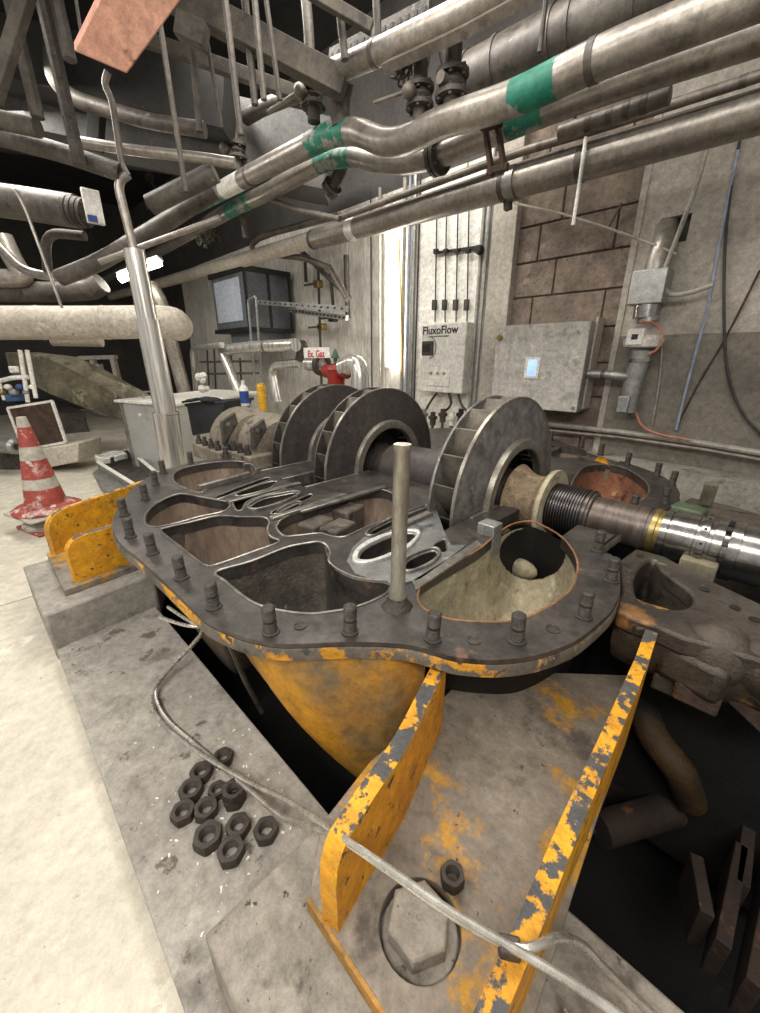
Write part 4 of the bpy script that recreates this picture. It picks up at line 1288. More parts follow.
# dosing box
x0, x1 = PY(420, 360, 3.3).x, PY(464, 360, 3.3).x
z1, z0 = PY(445, 323, 3.3).z, PY(445, 393, 3.3).z
fb = thing('dosing_box', 'off-white wall box printed FluxoFlow with a grey display', 'box', (x0, 3.3, z0))
MB().box((x0, 3.3, z0), (x1, 3.45, z1)).build('box_body', M['white'], fb, bevel=0.012)
text('lettering', 'FluxoFlow', 0.098, ((x0 + x1) / 2 - 0.03, 3.298, z1 - 0.06), (math.pi / 2, 0, 0), M['print'], fb)
text('small_lettering', 'dosing and control system', 0.022, ((x0 + x1) / 2 - 0.04, 3.298, z1 - 0.11), (math.pi / 2, 0, 0), M['print'], fb)
dx = x1 - x0
dsp = MB().box((x0 + dx * .05, 3.285, z1 - 0.28), (x0 + dx * .32, 3.301, z1 - 0.15)).build('display', M['old_steel'], fb, bevel=0.008)
MB().box((x0 + dx * .09, 3.281, z1 - 0.25), (x0 + dx * .25, 3.286, z1 - 0.18)).build('display_glass', M['darkmetal'], dsp)
MB().tube([(x0 + dx * .2 + 0.09 * math.cos(a), 3.298, z1 - 0.21 + 0.1 * math.sin(a)) for a in [(-1.4 + i * 0.28) for i in range(11)]], 0.006, 6).build('arc_trim', M['galv'], fb)
MB().box((x0 + dx * .2, 3.292, z0 + 0.06), (x0 + dx * .72, 3.301, z0 + 0.25)).build('front_plate', M['white'], fb, bevel=0.006)
for k in range(3):
    MB().cyl((x0 + dx * (.3 + .15 * k), 3.285, z0 + 0.18), (x0 + dx * (.3 + .15 * k), 3.3, z0 + 0.18), 0.014, n=12).build('button', M['galv'], fb)
# tall cabinet
x0, x1 = PY(494, 365, 3.2).x, PY(584, 365, 3.2).x
z1, z0 = PY(584, 321, 3.2).z, PY(580, 413, 3.2).z
cb = thing('electrical_cabinet', 'stained grey electrical cabinet with a small blue screen on the block wall', 'cabinet', (x0, 3.2, z0))
MB().box((x0, 3.22, z0), (x1, 3.45, z1)).build('cabinet_body', M['galv'], cb, bevel=0.008)
dp = MB().box((x0, 3.197, z0), (x1, 3.218, z1)).build('door_panel', M['cab'], cb, bevel=0.004)
cx_, cz_ = PY(532, 367, 3.19).x, PY(532, 368, 3.19).z
MB().box((cx_ - 0.06, 3.188, cz_ - 0.08), (cx_ + 0.06, 3.198, cz_ + 0.08)).build('screen_frame', M['white'], cb, bevel=0.003)
MB().box((cx_ - 0.035, 3.185, cz_ - 0.062), (cx_ + 0.04, 3.189, cz_ + 0.062)).build('screen', M['screen'], dp)
kx = PY(500, 338, 3.19)
MB().cyl((kx.x, 3.17, kx.z), (kx.x, 3.2, kx.z), 0.022, n=14).build('key_switch', M['brass'], dp)
for (a, b) in ((577, 332), (573, 408)):
    q = PY(a, b, 3.19)
    MB().cyl((q.x, 3.18, q.z), (q.x, 3.2, q.z), 0.012, n=12).build('door_lock', M['galv'], dp)
MB().box((x1 - 0.003, 3.3, z0 + 0.02), (x1 + 0.012, 3.43, z1 + 0.03)).build('side_flange', M['wall_up'], cb)
for (a, sx) in ((460, 0.03), (577, 0.03)):
    pass
# conduit from cabinet to the wall duct
pipe('conduit', 'short grey conduit with fitting between cabinet and wall duct', [(588, 374), (612, 375), (628, 377)], 0.03, 'galv', 3.3, bands=(0.4,), cat='conduit')
# wall duct assembly: silver exhaust pipe from the square hole
wd = thing('exhaust_duct', 'silver jointed duct coming down from the square hole in the painted wall', 'duct', PY(645, 320, 3.35))
YD = 3.33
MB().tube(elbowed([PY(668, 222, 3.55), PY(664, 238, 3.36), PY(655, 270, YD), PY(652, 292, YD)], 0.1), 0.062, 18).build('elbow_pipe', M['jacket'], wd)
MB().cyl(PY(652, 282, YD), PY(648, 322, YD), 0.066, n=18).build('sleeve', M['galv'], wd)
c = PY(650, 288, YD)
MB().box(c + Vector((-0.1, -0.08, -0.1)), c + Vector((0.1, 0.08, 0.1))).build('square_housing', M['galv'], wd, bevel=0.006)
MB().cyl(PY(648, 305, YD), PY(646, 318, YD), 0.078, n=18).build('round_coupling', M['chrome'], wd)
c = PY(643, 342, YD - 0.03)
MB().lathe(c - UP * 0.04, UP, [(0, 0.08), (0.01, 0.11), (0.05, 0.12), (0.08, 0.09), (0.08, 0)], 20).build('sensor_cap', M['white'], wd)
c = PY(636, 337, YD - 0.12)
MB().box(c + Vector((-0.05, -0.03, -0.05)), c + Vector((0.05, 0.03, 0.05))).build('sensor_box', M['white'], wd, bevel=0.005)
MB().box(c + Vector((-0.018, -0.034, -0.016)), c + Vector((0.018, -0.029, 0.016))).build('sensor_window', M['darkmetal'], wd)
MB().tube([PY(642, 350, YD), PY(634, 378, YD), PY(627, 412, YD)], [0.07, 0.062, 0.055], 18).build('lower_pipe', M['galv'], wd)
MB().cyl(PY(641, 358, YD), PY(640.5, 362, YD), 0.075, n=18).build('joint_band', M['chrome'], wd)
c = PY(626, 405, YD - 0.06)
MB().box(c + Vector((-0.05, -0.03, -0.05)), c + Vector((0.02, 0.03, 0.06))).build('clamp_block', M['galv'], wd, bevel=0.005)
# wires
def cable(lab, pts, r, m_, Y=3.4, name='cable', cat='cable', sm_=True, dd=None):
    q = [(PY(a, b, (c[0] if c else Y)) if dd is None else PD(a, b, dd)) for (a, b, *c) in pts]
    if pts[-1][0] > 780:
        q[-1] = q[-1] + (q[-1] - q[-2]).normalized() * 1.6
    o = MB().tube(chaikin(q, 2) if sm_ else q, r, 8).build(name, M[m_])
    tag(o, lab, cat)
    return o


cable('pale cable running down the wall past the square hole and back out', [(706, 150), (697, 185), (676, 240), (664, 270), (662, 285), (670, 296), (690, 293), (713, 285)], 0.014, 'cable', 3.3)
cable('dark cable loop hanging down the painted wall', [(742, 130), (730, 190), (724, 250), (724, 340), (728, 380), (742, 415), (765, 438)], 0.008, 'cable_dark')
cable('pale blue cable slanting down the painted wall', [(738, 150), (722, 230), (708, 310), (692, 365), (676, 430)], 0.009, 'cable_blue')
cable('orange hose loop beside the sensor cap', [(640, 322), (655, 322), (664, 335), (658, 350), (648, 354)], 0.007, 'cable_pink', 3.2)
cable('brown cable falling from the duct to the tray', [(636, 412), (640, 425), (655, 434), (690, 440)], 0.008, 'cable_pink', 3.35)
cable('thin grey cable down the wall left of the blue cable', [(662, 345), (660, 380), (652, 425)], 0.006, 'cable', 3.42)
cable('thin rusty line slanting down the lower wall', [(760, 270), (725, 340), (700, 380), (675, 430)], 0.006, 'rusty_steel', 3.43)
cable('white cord dangling below the clad pipe', [(588, 120), (583, 160), (573, 225)], 0.01, 'white', 2.6)
cable('taut pale wire from the column to the exhaust duct', [(514, 203), (560, 213), (608, 228), (655, 245), (676, 254)], 0.008, 'cable', 3.3, sm_=False)
cable('thin wire with hooks on the block wall', [(608, 228), (622, 203)], 0.008, 'old_steel', 3.35)
cable('upper cable tray line along the wall behind the casing', [(545, 424), (620, 432), (700, 443), (790, 458)], 0.02, 'cable', 3.4, sm_=False)
cable('lower cable tray line along the wall behind the casing', [(545, 430), (620, 437.5), (700, 449), (790, 465)], 0.013, 'jacket_dusty', 3.36, sm_=False)
for i, (x_, m_, r) in enumerate(((404, 'cable', 0.02), (409, 'cable_blue', 0.014), (414, 'galv', 0.02), (418.5, 'darkmetal', 0.008), (481, 'cable', 0.014), (486, 'galv', 0.02), (371, 'darkmetal', 0.008), (380, 'cable', 0.016))):
    xb = x_ + (2 if x_ < 430 else -7)
    labs = ('grey conduit right of the glowing wall tube', 'bluish conduit second right of the glowing wall tube', 'metal conduit third right of the glowing wall tube', 'thin dark conduit at the edge of the white board',
            'thin pale conduit right of the white board', 'metal conduit beside the square column', 'thin dark rod left of the glowing wall tube', 'pale conduit just left of the glowing wall tube')
    xa = PY(x_, 250, 3.43).x
    o = MB().cyl((xa, 3.43, 0.3), (xa, 3.43, 2.6), r, n=10).build('wall_conduit', M[m_])
    tag(o, labs[i], 'conduit')
cable('yellow cord beside the glowing wall tube', [(399, 238), (401, 300), (402, 372)], 0.009, 'yellowplas', 3.4)
for k, (a, b, c_, lab) in enumerate((((437, 393), (430, 402), (425, 412), 'black cable loop under the dosing box, first'), ((449, 393), (452, 405), (444, 412), 'black cable loop under the dosing box, second'), ((458, 393), (462, 408), (475, 415), 'black cable loop under the dosing box, nearest the column'))):
    cable(lab, [a, b, c_], 0.012, 'cable_dark', 3.35)
for k, x_ in enumerate((424, 433, 443, 452, 461, 408)):
    p = PY(x_, 412 + (k % 2) * 3, 3.3)
    t = thing('pipe_fitting', ('grey', 'black', 'brown', 'pale', 'dark', 'dull')[k] + ' small fitting on the ledge under the dosing box, ' + ('first from the white board edge', 'second from the white board edge', 'midway', 'next to the midway one', 'nearest the column', 'below the conduits')[k], 'fitting', p)
    MB().lathe(p - UP * 0.1, UP, [(0, 0.03), (0.06, 0.03), (0.06, 0.045), (0.09, 0.045), (0.09, 0.025), (0.13, 0.025), (0.13, 0)], 10).build('fitting_body', M[('galv', 'cable_dark', 'rusty_steel', 'white', 'darkmetal', 'jacket_dusty')[k]], t)
    MB().cyl(p - UP * 0.3, p - UP * 0.1, 0.015, n=8).build('fitting_stem', M['old_steel'], t)

# ventilation box on the wall
vb = thing('ventilation_box', 'grey-blue ventilation box with a pale open face hung on the wall', 'box', PY(250, 300, 3.2))
c0 = PY(216, 320, 2.75)
c1 = PY(249, 330, 2.75)
yb = PX(291, 300, c1.x).y
za, zb_ = PY(235, 270, 2.75).z, PY(235, 330, 2.75).z
MB().box((c0.x, 2.75, zb_), (c1.x, yb, za)).build('box_body', M['ahu'], vb, bevel=0.01)
MB().box((c0.x + 0.1, 2.735, zb_ + 0.1), (c1.x - 0.1, 2.752, za - 0.08)).build('face_panel', M['ahu_face'], vb, bevel=0.004)
MB().box((c0.x - 0.02, 2.72, za - 0.03), (c1.x + 0.03, yb, za + 0.03)).build('top_rim', M['darkmetal'], vb)
ym = (2.75 + yb) / 2
for y_ in (2.76, ym, yb - 0.02):
    MB().box((c1.x - 0.01, y_ - 0.015, zb_), (c1.x + 0.02, y_ + 0.015, za)).build('side_post', M['darkmetal'], vb)
MB().box((c0.x - 0.02, 2.72, zb_ - 0.03), (c1.x + 0.03, yb, zb_ + 0.02)).build('bottom_rim', M['darkmetal'], vb)
MB().box((c0.x + 0.3, 2.8, zb_ - 0.2), (c1.x - 0.1, yb - 0.05, zb_ - 0.03)).build('lower_hopper', M['ahu'], vb)
# perforated channels
for (a, b, Y, lab) in (((255, 302), (347, 309), 2.9, 'perforated steel channel above the small wall valves, upper'), ((290, 310), (347, 318), 3.1, 'perforated steel channel above the small wall valves, lower')):
    t = thing('perforated_channel', lab, 'channel', PY(*a, Y))
    p, q = PY(*a, Y), PY(*b, Y)
    MB().beam(p, q, 0.04, 0.05).build('channel_body', M['galv'], t)
    mb = MB()
    d = q - p
    for k in range(16):
        c = p + d * ((k + 0.5) / 16) - Vector((0, 0.0215, 0))
        mb.box(c - Vector((0.018, 0.002, 0.008)), c + Vector((0.018, 0.002, 0.008)))
    mb.build('slot_holes', M['darkmetal'], t, kind='stuff')
t = thing('perforated_channel', 'perforated channel high beside the large dark pipe', 'channel', PY(600, 30, 2.9))
p, q = PY(600, 50, 2.95), PY(760, -18, 2.95)
MB().beam(p, q, 0.03, 0.09).build('channel_body', M['jacket_dusty'], t)
mb = MB()
for k in range(26):
    c = p + (q - p) * ((k + 0.5) / 26) - Vector((0, 0.017, 0))
    mb.box(c - Vector((0.02, 0.002, 0.012)), c + Vector((0.02, 0.002, 0.012)))
mb.build('slot_holes', M['darkmetal'], t, kind='stuff')
t = thing('perforated_channel', 'perforated tray edge above the shiny high pipe', 'channel', PY(400, 20, 2.1))
p, q = PY(330, 58, 2.1), PY(430, 8, 2.1)
MB().beam(p, q, 0.02, 0.08).build('channel_body', M['old_steel'], t)
mb = MB()
for k in range(14):
    c = p + (q - p) * ((k + 0.5) / 14) - Vector((0, 0.012, 0))
    mb.box(c - Vector((0.012, 0.002, 0.01)), c + Vector((0.012, 0.002, 0.01)))
mb.build('slot_holes', M['darkmetal'], t, kind='stuff')
# wall valves and struts
for (a, b, r, lab) in (((318, 262), (322, 400), 0.016, 'thin brown vertical wall pipe with two brass valves'), ((346, 255), (348, 318), 0.03, 'square steel post beside the diagonal strut'), ((330, 265), (333, 305), 0.02, 'dark vertical strip left of the square post'), ((305, 262), (306, 282), 0.02, 'short dark pipe stub by the diagonal strut')):
    pipe('wall_pipe', lab, [a, b], r, 'old_steel', 3.35)
for (px, py, lab) in ((318, 284, 'upper brass valve on the thin brown wall pipe'), (322, 327, 'lower brass valve on the thin brown wall pipe'), (333, 318, 'dark tap beside the perforated channel')):
    p = PY(px, py, 3.3)
    t = thing('small_valve', lab, 'valve', p)
    MB().box(p - Vector((0.05, 0.04, 0.04)), p + Vector((0.05, 0.04, 0.04))).build('valve_body', M['brass' if 'brass' in lab else 'darkmetal'], t, bevel=0.01)
    MB().beam(p - Vector((0.2, 0.05, 0)), p + Vector((0, -0.05, 0)), 0.03, 0.02).build('lever', M['old_steel'], t)
# chrome bent pipes in front of the wall
pipe('chrome_pipe', 'pale bent pipe frame behind the metal tank, thin leg', [(196, 392), (192, 348), (222, 345)], 0.035, 'post', 2.3, bend=0.1)
pipe('chrome_pipe', 'wide silver pipe running level from the tank corner to the red sign', [(240, 395), (222, 350), (250, 347), (296, 345)], 0.06, 'post', 2.4, bend=0.03, bands=(0.75,))
pipe('chrome_pipe', 'silver elbow pipe rising left of the red valve', [(278, 402), (272, 372), (276, 365), (300, 363)], 0.045, 'post', 2.5, bend=0.06)
pipe('chrome_pipe', 'short silver pipe piece feeding the red valve', [(308, 364), (322, 365)], 0.065, 'post', 2.5, flanges=(0.98,))
pipe('chrome_pipe', 'fat silver insulated elbow right of the red valve', [(343, 368), (356, 362), (360, 374), (361, 400)], 0.08, 'post', 2.5, bend=0.14)
pipe('valve_pipe', 'grimy valve block at the end of the level silver pipe', [(297, 345), (303, 345), (300, 360)], 0.05, 'old_steel', 2.5, cat='valve', bend=0.02)
rv = thing('red_valve', 'bright red cast valve between silver pipes behind the rear impeller', 'valve', PY(336, 370, 2.5))
c = PY(336, 374, 2.5)
MB().lathe(c - UP * 0.14, UP, [(0, 0.1), (0.03, 0.1), (0.03, 0.075), (0.12, 0.085), (0.18, 0.1), (0.22, 0.07), (0.24, 0.0)], 16).build('valve_body', M['red'], rv)
MB().cyl(c - Vector((0.15, 0, -0.02)), c + Vector((0.16, 0, 0.02)), 0.06, n=16).build('valve_neck', M['red'], rv)
MB().lathe(c + UP * 0.1, UP, [(0, 0.02), (0.04, 0.02), (0.04, 0.04), (0.05, 0.04), (0.12, 0.006), (0.12, 0)], 10).build('vent_cap', mat('green_cap', '4c6a58', '38503f', 10), rv)
sg = thing('warning_sign', 'small white sign with red lettering above the silver pipe', 'sign', PY(315, 352, 2.42))
a, b = PY(304, 358, 2.42), PY(329, 347, 2.42)
MB().box((a.x, 2.42, a.z), (b.x, 2.43, b.z)).build('sign_plate', M['sheet'], sg)
text('sign_lettering', 'Ex. Gaz', 0.085, ((a.x + b.x) / 2, 2.418, (a.z + b.z) / 2 - 0.012), (math.pi / 2, 0, 0), M['redprint'], sg)
pipe('wire_stand', 'thin grey wire frame standing in front of the ventilation box', [(256, 395), (248, 300), (256, 296), (262, 390)], 0.014, 'galv', 2.6, cat='stand', bend=0.04, n=8)
# clutter rack of small pipes behind the tank
for k, (x_, y0_, y1_) in enumerate(((207, 350, 385), (214, 348, 392), (231, 355, 392), (240, 358, 395))):
    pipe('small_pipe', ('first', 'second', 'third', 'fourth')[k] + ' thin dark upright tube behind the silver pipe frame, counted from the tank', [(x_, y0_), (x_ + 2, y1_)], 0.014, 'old_steel', 2.9, n=8)
for k, (y_) in enumerate((362, 374)):
    pipe('small_pipe', ('upper', 'lower')[k] + ' thin level tube behind the silver pipe frame', [(200, y_), (262, y_ - 1)], 0.016, 'jacket_dusty', 2.85, n=8)

# ---------------------------------------------------------------- left side
# white ducts
pipe('white_duct', 'fat pale insulated duct crossing in front of the dark back of the room', None, 0.145, 'pale_duct', pts=[PD(-60, 323, 4.0), PD(80, 323, 4.1), PD(160, 322, 4.2), PD(174, 323, 4.3), PD(178, 326, 4.55)], cat='duct', seams=4, bend=0.12)
pipe('white_duct', 'short pale lower duct peeping out below the fat one', None, 0.06, 'pale_duct', pts=[PD(52, 340, 4.6), PD(102, 341, 4.7)], cat='duct')
pipe('silver_pipe', 'silver upright pipe behind the polished upright', None, 0.08, 'jacket', pts=[PD(150, 285, 5.2), PD(160, 300, 5.2), PD(172, 345, 5.2), PD(185, 395, 5.2)], cat='pipe')
o = MB().extrude([PD(4, 352, 4.8), PD(45, 357, 4.8), PD(75, 372, 4.8), PD(124, 399, 4.6), PD(124, 421, 4.6), PD(100, 415, 4.6), PD(50, 394, 4.8), PD(10, 374, 4.8)], Vector((0.1, 0.3, 0))).build('sloping_trough', M['lime'], bevel=0.01)
tag(o, 'stained concrete-coloured chute sloping down behind the metal tank', 'chute')
# dark door openings with pale jambs far behind
d_ = thing('doorway_frame', 'pale frame with two dark openings far back under the duct', 'frame', PD(100, 380, 7))
for (a, b) in (((80, 358), (88, 386)), ((93, 360), (101, 392)), ((99, 364), (107, 393)), ((113, 358), (122, 396))):
    MB().beam(PD(*a, 7), PD(*b, 7), 0.1, 0.06).build('jamb', M['wall_up'], d_)
MB().beam(PD(80, 358, 7), PD(116, 357, 7), 0.1, 0.06).build('head_bar', M['wall_up'], d_)
# polished telescopic upright
tu = thing('telescopic_post', 'tall polished steel telescopic upright in three widening stages', 'post', PD(165, 470, 2.9))
dd = 3.0
B0, B1, B2, B3, B4 = PD(173, 466, dd), PD(166, 414, dd), PD(148, 322, dd), PD(134, 250, dd), PD(128, 238, dd)
MB().tube([B0, B1], 0.088, 24).build('lower_stage', M['post'], tu)
MB().tube([B1 - (B1 - B2).normalized() * 0.0, B2], 0.074, 24).build('middle_stage', M['post'], tu)
MB().tube([B2, B3], 0.062, 24).build('upper_stage', M['post'], tu)
for (q, r) in ((B1, 0.084), (B2, 0.070)):
    MB().lathe(q, (B2 - B1), [(0, r), (0.0, r + 0.006), (0.015, r + 0.006), (0.015, r)], 24, True).build('stage_ring', M['post'], tu)
MB().tube(elbowed([B3, PD(119, 190, dd), PD(120, 180, dd), PD(128, 174, dd)], 0.08), 0.026, 16).build('top_pipe', M['jacket'], tu)
MB().tube(elbowed([PD(128, 176, dd), PD(122, 165, dd), PD(112, 100, dd), PD(104, 84, dd), PD(108, 72, dd)], 0.06), 0.018, 12).build('feed_pipe', M['jacket_dusty'], tu)
# metal tank
q1 = P(152, 486, ZF)      # near corner on the floor is hidden: set from its top edge
zt = 0.62
A = P(118, 400, zt)
B = P(176, 404, zt)
Cc = P(262, 392, zt)
tk = thing('metal_tank', 'grey sheet metal tank with handles on its dirty pale lid', 'tank', (B.x, B.y, ZF))
bk_ = A + (Cc - B)
poly = [A, B, Cc, bk_]
MB().prism([(p.x, p.y) for p in poly], ZF, zt - 0.02).build('tank_body', M['tank'], tk, bevel=0.006)
cen_ = sum(poly, Vector()) / 4
big = [cen_ + (p - cen_) * 1.05 for p in poly]
MB().prism([(p.x, p.y) for p in big], zt - 0.02, zt + 0.005).build('lid', M['sheet'], tk, bevel=0.004)
for (px, py) in ((116, 398), (144, 399)):
    p = P(px, py, zt)
    MB().tube(elbowed([p, p + UP * 0.07, p + UP * 0.07 + Vector((0.05, 0.06, 0)), p + Vector((0.05, 0.06, 0))], 0.015), 0.008, 8).build('handle', M['galv'], tk)
for k in range(5):
    f = (k + 0.5) / 5
    p = A.lerp(B, 0.05)
    MB().sphere((p.x + 0.0, p.y - 0.01, ZF + 0.1 + f * 0.5), 0.014, 8).build('rivet', M['chrome'], tk)
for f in (0.35, 0.8):
    p = A.lerp(B, f)
    MB().cyl((p.x, p.y - 0.015, zt - 0.13), (p.x, p.y + 0.02, zt - 0.13), 0.02, n=10).build('plug', M['white'], tk)
d = (B - A)
for f in (0.06, 0.92):
    p = A.lerp(B, f)
    MB().box((p.x - 0.015, p.y - 0.02, ZF), (p.x + 0.015, p.y + 0.015, zt - 0.02)).build('corner_strip', M['jacket'], tk)
# black bin hanging on the tank
p = P(205, 424, 0.45)
bn = thing('black_bin', 'scuffed black plastic bin hung on the side of the tank', 'bin', p)
r0, r1 = PD(186, 405, 3.3), PD(226, 402, 3.3)
s0, s1 = PD(192, 436, 3.3), PD(218, 431, 3.3)
dpt = Vector((-0.12, 0.3, 0))
MB().add([s0, s1, s1 + dpt, s0 + dpt, r0, r1, r1 + dpt, r0 + dpt], [(0, 1, 2, 3), (0, 4, 5, 1), (1, 5, 6, 2), (2, 6, 7, 3), (3, 7, 4, 0)]).build('bin_body', M['black'], bn, bevel=0.01)
MB().tube([r0, r1, r1 + dpt, r0 + dpt], 0.012, 8, closed=True).build('bin_rim', M['black'], bn)
o = MB()
c = PD(202, 400, 3.35)
vs = []
for i in range(8):
    for j in range(5):
        vs.append(c + RT * (i - 3.5) * 0.035 + FW * (j - 2) * 0.05 + UP * (0.02 + 0.02 * noise.noise(Vector((i * 0.9, j * 0.9, 0))) - 0.006 * abs(i - 3.5)))
o.add(vs, [(i * 5 + j, i * 5 + j + 1, (i + 1) * 5 + j + 1, (i + 1) * 5 + j) for i in range(7) for j in range(4)])
o = o.build('cloth', M['cloth'], smooth=80)
so = o.modifiers.new('s', 'SOLIDIFY')
so.thickness = 0.015
tag(o, 'crumpled black cloth draped over the black bin', 'cloth')
# bottles
p = P(245, 402, 0.665)
bt = thing('spray_bottle', 'white and blue plastic bottle standing behind the lugged casing', 'bottle', p)
MB().lathe(p - UP * 0.04, UP, [(0, 0.045), (0.03, 0.05)], 14).build('bottle_base', M['white'], bt)
MB().lathe(p - UP * 0.01, UP, [(0, 0.05), (0.12, 0.05), (0.12, 0)], 14).build('label_band', M['blue'], bt)
MB().lathe(p + UP * 0.11, UP, [(0, 0.05), (0.03, 0.045), (0.06, 0.02), (0.1, 0.02), (0.1, 0)], 14).build('bottle_neck', M['white'], bt)
bt.scale = (0.75, 0.75, 0.8)
p = P(263, 408, 0.645)
bt = thing('yellow_canister', 'slim yellow plastic canister standing behind the lugged casing', 'canister', p)
MB().lathe(p - UP * 0.02, UP, [(0, 0.04), (0.2, 0.042), (0.205, 0.03), (0.22, 0.03), (0.22, 0)], 12).build('canister_body', M['yellowplas'], bt)
for z_ in (0.05, 0.1, 0.15):
    MB().lathe(p + UP * z_, UP, [(0, 0.042), (0.004, 0.045), (0.008, 0.042)], 12, True).build('canister_rib', M['yellowplas'], bt)
bt.scale = (0.8, 0.8, 0.9)
p = PD(204, 382, 3.8)
o = MB()
for k in range(7):
    o.sphere(p + Vector((random.gauss(0, 0.03), random.gauss(0, 0.03), random.uniform(-0.08, 0.06))), random.uniform(0.025, 0.04), 8)
tag(o.build('crumpled_rag', M['white']), 'crumpled white rag on the tank lid near the pipe frame', 'rag')
# lugged bearing cover at the far end of the casing
def lug_cover(px, py, s, lab):
    c = P(px, py, ZT)
    t = thing('bearing_cover', lab, 'cover', c, 'bearing covers at the far end')
    L_ = 0.3 * s
    vs, fs = [], []
    K = 12
    for (xx, R_, ) in ((-L_ / 2, 0.2 * s), (-L_ / 4, 0.235 * s), (L_ / 4, 0.235 * s), (L_ / 2, 0.2 * s)):
        for k in range(K + 1):
            a = math.pi * k / K
            vs.append((c.x + xx, c.y + R_ * math.cos(a), c.z + 0.03 + R_ * math.sin(a) * 1.05))
    for i in range(3):
        for k in range(K):
            b = i * (K + 1) + k
            fs.append((b, b + 1, b + K + 2, b + K + 1))
    fs += [tuple(range(K + 1)), tuple(3 * (K + 1) + k for k in range(K, -1, -1))]
    MB().add(vs, fs).build('cover_shell', M['dusty'], t, smooth=50)
    MB().box((c.x - L_ * 0.7, c.y - 0.3 * s, c.z - 0.05), (c.x + L_ * 0.7, c.y + 0.3 * s, c.z + 0.04)).build('cover_flange', M['dusty'], t, bevel=0.01)
    pts = [(c.x + L_ / 2 + 0.01, c.y - 0.235 * s, c.z + 0.07 * s), (c.x + L_ / 2 + 0.01, c.y - 0.23 * s, c.z + 0.22 * s), (c.x + L_ / 2 + 0.01, c.y - 0.13 * s, c.z + 0.27 * s), (c.x + L_ / 2 + 0.01, c.y - 0.12 * s, c.z + 0.2 * s)]
    lug = MB().extrude(pts, (-0.03, 0, 0)).build('lifting_lug', M['old_steel'], t, bevel=0.006)
    MB().cyl((c.x + L_ / 2 + 0.013, c.y - 0.19 * s, c.z + 0.2 * s), (c.x + L_ / 2 - 0.03, c.y - 0.19 * s, c.z + 0.2 * s), 0.014 * s, n=12).build('lug_hole', M['jacket_dusty'], lug)
    for k in range(4):
        q = (c.x - L_ * 0.5 + k * L_ * 0.33, c.y - 0.27 * s, c.z + 0.04)
        MB().lathe(q, UP, [(0, 0.02), (0.03, 0.02), (0.03, 0.012), (0.06, 0.012), (0.06, 0)], 6).build('cover_nut', M['stud'], t)
    return t


lug_cover(247, 447, 0.98, 'dusty cast bearing cover with a triangular lifting lug, outer one')
lug_cover(273, 452, 0.9, 'dusty cast bearing cover with a triangular lifting lug, next to the rear impeller')

# traffic cones
def cone(lab, base_px, tip_px, z_base, top=True, H_=None, drop=0):
    b = P(*base_px, z_base)
    dist = (b - CAM).dot(FW)
    tpt = PD(*tip_px, dist)
    b, tpt = b - UP * drop, tpt - UP * drop
    h = H_ or (tpt.z - z_base)
    t = thing('traffic_cone', lab, 'cone', b, 'stacked traffic cones')
    ax = (tpt - b).normalized()
    R0_, R1_ = h * 0.2, h * 0.042
    seg = [(0, 0.04, 'cone_white'), (0.04, 0.25, 'cone_red'), (0.25, 0.36, 'cone_white'), (0.36, 0.56, 'cone_red'), (0.56, 0.7, 'cone_white'), (0.7, 0.9, 'cone_red'), (0.9, 0.99, 'cone_white'), (0.99, 1.0, 'cone_white')]
    for (f0, f1, m_) in seg:
        f0 *= 1
        ra, rb = R0_ + (R1_ - R0_) * f0, R0_ + (R1_ - R0_) * f1
        if f0 > 0.99:
            rb *= 0.6
        MB().lathe(b + ax * h * f0, ax, [(0, ra), (h * (f1 - f0), rb)] + ([(h * (f1 - f0), 0)] if f0 > 0.96 else []), 24).build('stripe', M[m_], t)
    MB().lathe(b - ax * 0.01, ax, [(0, h * 0.31), (0.02, h * 0.32), (0.04, h * 0.27), (0.055, R0_)], 28).build('skirt', M['cone_red' if top else 'cone_white'], t)
    sq = h * 0.3
    rz = 0.3
    MB().box(b + Vector((-sq, -sq, -0.025)), b + Vector((sq, sq, -0.004)), rz=rz).build('base', M['cone_white' if top else 'cone_red'], t, bevel=0.01)
    return t


cone('upper dirty red and white traffic cone of the stack of two', (48, 508), (21, 417), ZF + 0.13)
cone('lower traffic cone of the stack of two, mostly hidden, red base', (48, 508), (21, 417), ZF + 0.13, top=False, drop=0.1)
# pump skid
sk = thing('pump_skid', 'pump skid with a slanted brown framed panel, motor and blue valve far left', 'pump', PD(35, 440, 3.8))
dd = 3.9
f0, f1, f2, f3 = PD(8, 408, dd), PD(52, 401, dd), PD(66, 442, dd), PD(24, 450, dd)
MB().extrude([f0, f1, f2, f3], FW * 0.03).build('slanted_panel', M['rusty_steel'], sk)
for a, b in ((f0, f1), (f1, f2), (f2, f3), (f3, f0)):
    MB().beam(a, b, 0.022, 0.022).build('panel_frame', M['sheet'], sk)
MB().extrude([PD(22, 452, dd - 0.1), PD(78, 443, dd - 0.1), PD(78, 462, dd - 0.1), PD(26, 472, dd - 0.1)], FW * 0.35).build('base_box', M['pale_duct'], sk, bevel=0.01)
MB().extrude([PD(-20, 455, dd), PD(24, 450, dd), PD(24, 470, dd), PD(-20, 476, dd)], FW * 0.4).build('base_beam', M['old_steel'], sk, bevel=0.01)
c = PD(11, 446, dd - 0.15)
MB().lathe(c, RT * -1 + FW * 0.3, [(-0.08, 0.05), (-0.06, 0.075), (0.2, 0.075), (0.22, 0.03)], 18).build('motor', M['galv'], sk)
MB().lathe(c - RT * -0.09 - FW * 0.03, RT * -1 + FW * 0.3, [(0, 0.03), (0.01, 0.03), (0.01, 0)], 12).build('motor_cap', M['darkmetal'], sk)
